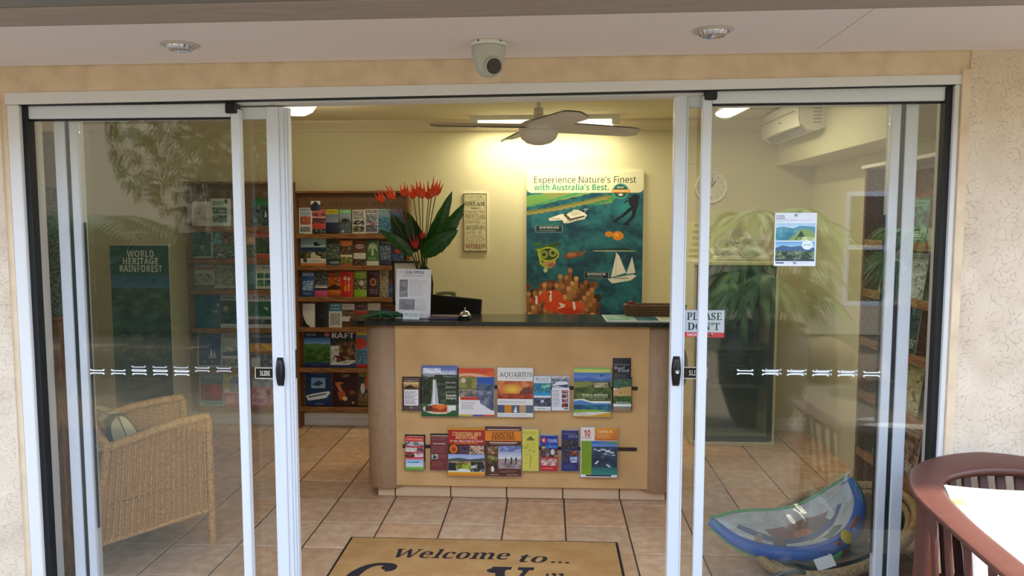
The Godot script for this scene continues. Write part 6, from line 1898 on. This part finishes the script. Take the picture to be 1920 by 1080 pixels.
		"n 0 0 1 1 3c2028 4c2830 2c181c;t f .35 .08 .35 .1 e0b8a0 Flames;v d88050 .1 .36 .25 .33 .5 .34 .3 .4 .45 .62 .5 .72 .35 .66 .2 .5;v c06030 .2 .6 .5 .62 .55 .8 .3 .85;e .5 .8 .1 .06 f0d0a0;e .78 .62 .12 .06 a04830;e .82 .92 .05 .04 e09070"],
	[-1.133, 0.173, 0.092, 0.278, "brochure with yellow balloon title, partly behind the counter, in rack bottom row",
		"r 0 0 1 1 38444c;t B .08 .03 .9 .14 d8c848 BALLOON;e .85 .35 .3 .2 c06040;e .4 .5 .2 .15 d8dce0;n 0 .65 1 .35 786038 a08858 504020"],
]
var LEFT_RACK_PRINT := [
	[-2.407, 1.590, 0.155, 0.193, "pale grey sheet, first in the left rack's top row",
		"r 0 0 1 1 e0e0dc;n .12 .2 .4 .35 b8b8b4 c8c8c4 a8a8a4;l .5 .2 .4 .6 8 b8b8b4;l .12 .62 .75 .28 4 b8b8b4"],
	[-2.245, 1.590, 0.163, 0.216, "pale sheet with a teal band and small dark square, second in left rack's top row",
		"r 0 0 1 1 dcece8;r .1 .08 .55 .16 98c0b8;r .7 .03 .12 .14 284838;n .1 .32 .72 .55 6a8088 a8b8bc 48585c;r .1 .55 .72 .05 b8d0d0"],
	[-1.922, 1.590, 0.151, 0.217, "dark green brochure with a white sail, in left rack's top row right of the stile",
		"g 0 0 1 .3 206838 388848;n 0 .25 1 .75 284048 58707c 182830;v e8ecf0 .68 .68 .72 .4 .82 .66;n .1 .5 .25 .4 607878 a0b0b0 384848"],
	[-2.401, 1.340, 0.161, 0.217, "grey green brochure with a thin white border, first in the left rack's second row",
		"r 0 0 1 1 c8d8d0;n .05 .05 .9 .9 487068 688880 304c48;v 506868 0 .3 .5 .25 1 .35 1 .4 0 .4;e .5 .6 .12 .08 a88888"],
	[-2.232, 1.341, 0.175, 0.218, "brochure of mixed teal and tan photos, second in the left rack's second row",
		"n 0 0 .5 .5 58a8b0 388088 a8d0d0;n .45 0 .55 .5 705848 a88868 403028;n 0 .5 1 .25 58785c 88a088 38503c;n 0 .75 1 .25 384858 586878 c0c8d0"],
	[-2.014, 1.335, 0.067, 0.203, "small tan leaflet, in the left rack's second row beside the stile",
		"r 0 0 1 .45 c8a078;e .5 .25 .2 .1 e0c8a0;n 0 .45 1 .55 506058 889888 303c34"],
	[-1.911, 1.336, 0.138, 0.210, "red topped brochure with dark tree trunks, last in the left rack's second row",
		"r 0 0 1 .25 d84828;t b .08 .05 .85 .14 f0b0a0 Rainforest;n 0 .22 1 .6 405838 708058 283820;l .1 .3 .08 .6 9 282c20;l .4 .3 .08 .6 9 302c20;l .7 .3 .08 .6 9 282c20;r 0 .82 1 .18 c85838"],
	[-2.398, 1.092, 0.162, 0.196, "leaflet with an orange band and scribbled lettering, first in the left rack's third row",
		"r 0 0 1 1 b8c0b8;r 0 .08 1 .14 c08058;n .05 .35 .9 .4 c8ccc4 788078 404844;r 0 .8 1 .2 788078"],
	[-2.229, 1.095, 0.170, 0.194, "greyish landscape brochure, second in the left rack's third row",
		"n 0 0 1 1 889888 687868 a8b0a0;r 0 .85 1 .1 b8bcb4;l .1 .05 .8 .08 1 d0d4cc"],
	[-2.014, 1.097, 0.067, 0.192, "slim teal leaflet, in the left rack's third row beside the stile",
		"g 0 0 1 1 3c8890 286068;n .1 .3 .8 .5 4898a0 68a8b0 2c5c64"],
	[-1.911, 1.098, 0.134, 0.191, "white leaflet with four green photos in a grid, last in left rack's third row",
		"r 0 0 1 1 d8e4e0;t b .4 .06 .5 .14 68888c Day;n .08 .35 .4 .22 388858 68a078 205838;n .54 .35 .38 .22 387888 68a0a8 205058;n .08 .64 .4 .25 488868 78b090 285840;n .54 .64 .38 .25 287060 58a088 184840"],
	[-2.371, 0.785, 0.200, 0.264, "large blue diver brochure, first in the left rack's fourth row",
		"g 0 0 1 1 2868a8 1c5868;n 0 .2 1 .75 28608c 206878 185058;e .9 .3 .05 .04 b0c8d0;v 68b0a0 .65 .5 .8 .45 .95 .5 .8 .56"],
	[-2.188, 0.786, 0.165, 0.264, "dark reef brochure with a pale round fish, second in the left rack's fourth row",
		"r 0 0 1 .18 a8b8b8;l .1 .06 .7 .08 1 405058;n 0 .18 1 .7 284858 386070 182c38;e .25 .42 .12 .08 a89888;r 0 .9 1 .1 c8d0d0"],
	[-1.946, 0.787, 0.204, 0.276, "green reef brochure with a white title band, last in the left rack's fourth row",
		"r 0 0 1 .24 e0e8e4;t b .02 .07 .86 .11 303c44 CALYPSO;e .93 .13 .05 .04 506058;n 0 .24 1 .43 186048 207858 104838;v d0d8d8 .6 .38 .78 .42 .8 .5 .66 .45;r 0 .67 1 .08 a8b4b8;n 0 .75 1 .15 303848 788490 181c28;r 0 .9 1 .1 d0d4d4"],
	[-2.369, 0.469, 0.201, 0.285, "blue brochure with two white sails inside a pale border, fifth row of left rack",
		"r 0 0 1 1 c8d8dc;g .05 .04 .9 .9 2c5c98 1c3c68;t f .3 .04 .6 .1 80a8d8 LOW ISLES;e .15 .12 .07 .05 b05040;v e8f0f4 .5 .68 .56 .46 .62 .68;v e0e8ec .65 .68 .68 .52 .75 .68;v d8e0e4 .44 .7 .78 .7 .74 .74 .48 .74;e .3 .84 .06 .03 6888a0;e .6 .84 .06 .03 6888a0"],
	[-2.187, 0.465, 0.159, 0.284, "pale brochure with a silver sea and capital title, second in left rack's fifth row",
		"r 0 0 1 1 c8ccc4;t f .05 .06 .9 .13 505c58 AQUARIUS;n 0 .25 1 .35 a8b8c0 8898a8 c8d0d0;v 487098 0 .55 1 .5 1 .66 0 .66;r 0 .66 1 .06 e0e4e4;n 0 .74 1 .2 788890 a8b0b4 586470"],
	[-1.939, 0.467, 0.204, 0.290, "navy brochure with a golden sunset, last in the left rack's fifth row",
		"g 0 0 1 .35 20345c 405070;t f .08 .06 .85 .13 d0dce8 Sailaway;n 0 .32 1 .32 d8a020 b07818 f0c840;v 806030 0 .55 1 .52 1 .64 0 .64;n 0 .64 1 .36 586880 889098 30405c;r .05 .72 .35 .25 c8ccc8"],
	[-2.364, 0.156, 0.201, 0.272, "red coral reef brochure with a teal foot, first in the left rack's bottom row",
		"r 0 0 1 1 c0d8d8;g .05 .05 .9 .75 58889c 702820;t f .1 .08 .8 .1 c8e0e8 Great Barrier;n .05 .35 .9 .5 b03028 d84838 702020;v d83c30 .3 .6 .6 .5 .9 .55 .8 .7;r .05 .84 .9 .13 38a8a0"],
	[-2.189, 0.155, 0.146, 0.280, "bright yellow and pink map brochure, second in the left rack's bottom row",
		"n 0 0 1 .5 d8d048 88b070 e8e8a0;e .6 .3 .3 .16 8878b0;n .3 .35 .7 .25 e0e0e4 a8a8c0 8898b0;r 0 .62 1 .38 d08898;r .1 .7 .45 .22 e8b8c0;r 0 .93 1 .07 d06048"],
	[-1.933, 0.140, 0.212, 0.292, "pale pink map brochure, last in the left rack's bottom row",
		"n 0 0 1 .5 a8b8c8 c8d0d8 8098a8;n 0 .4 1 .5 d8a0a8 e8c8cc b87888;r .55 .5 .2 .12 604048;r 0 .9 1 .1 c86858"],
]
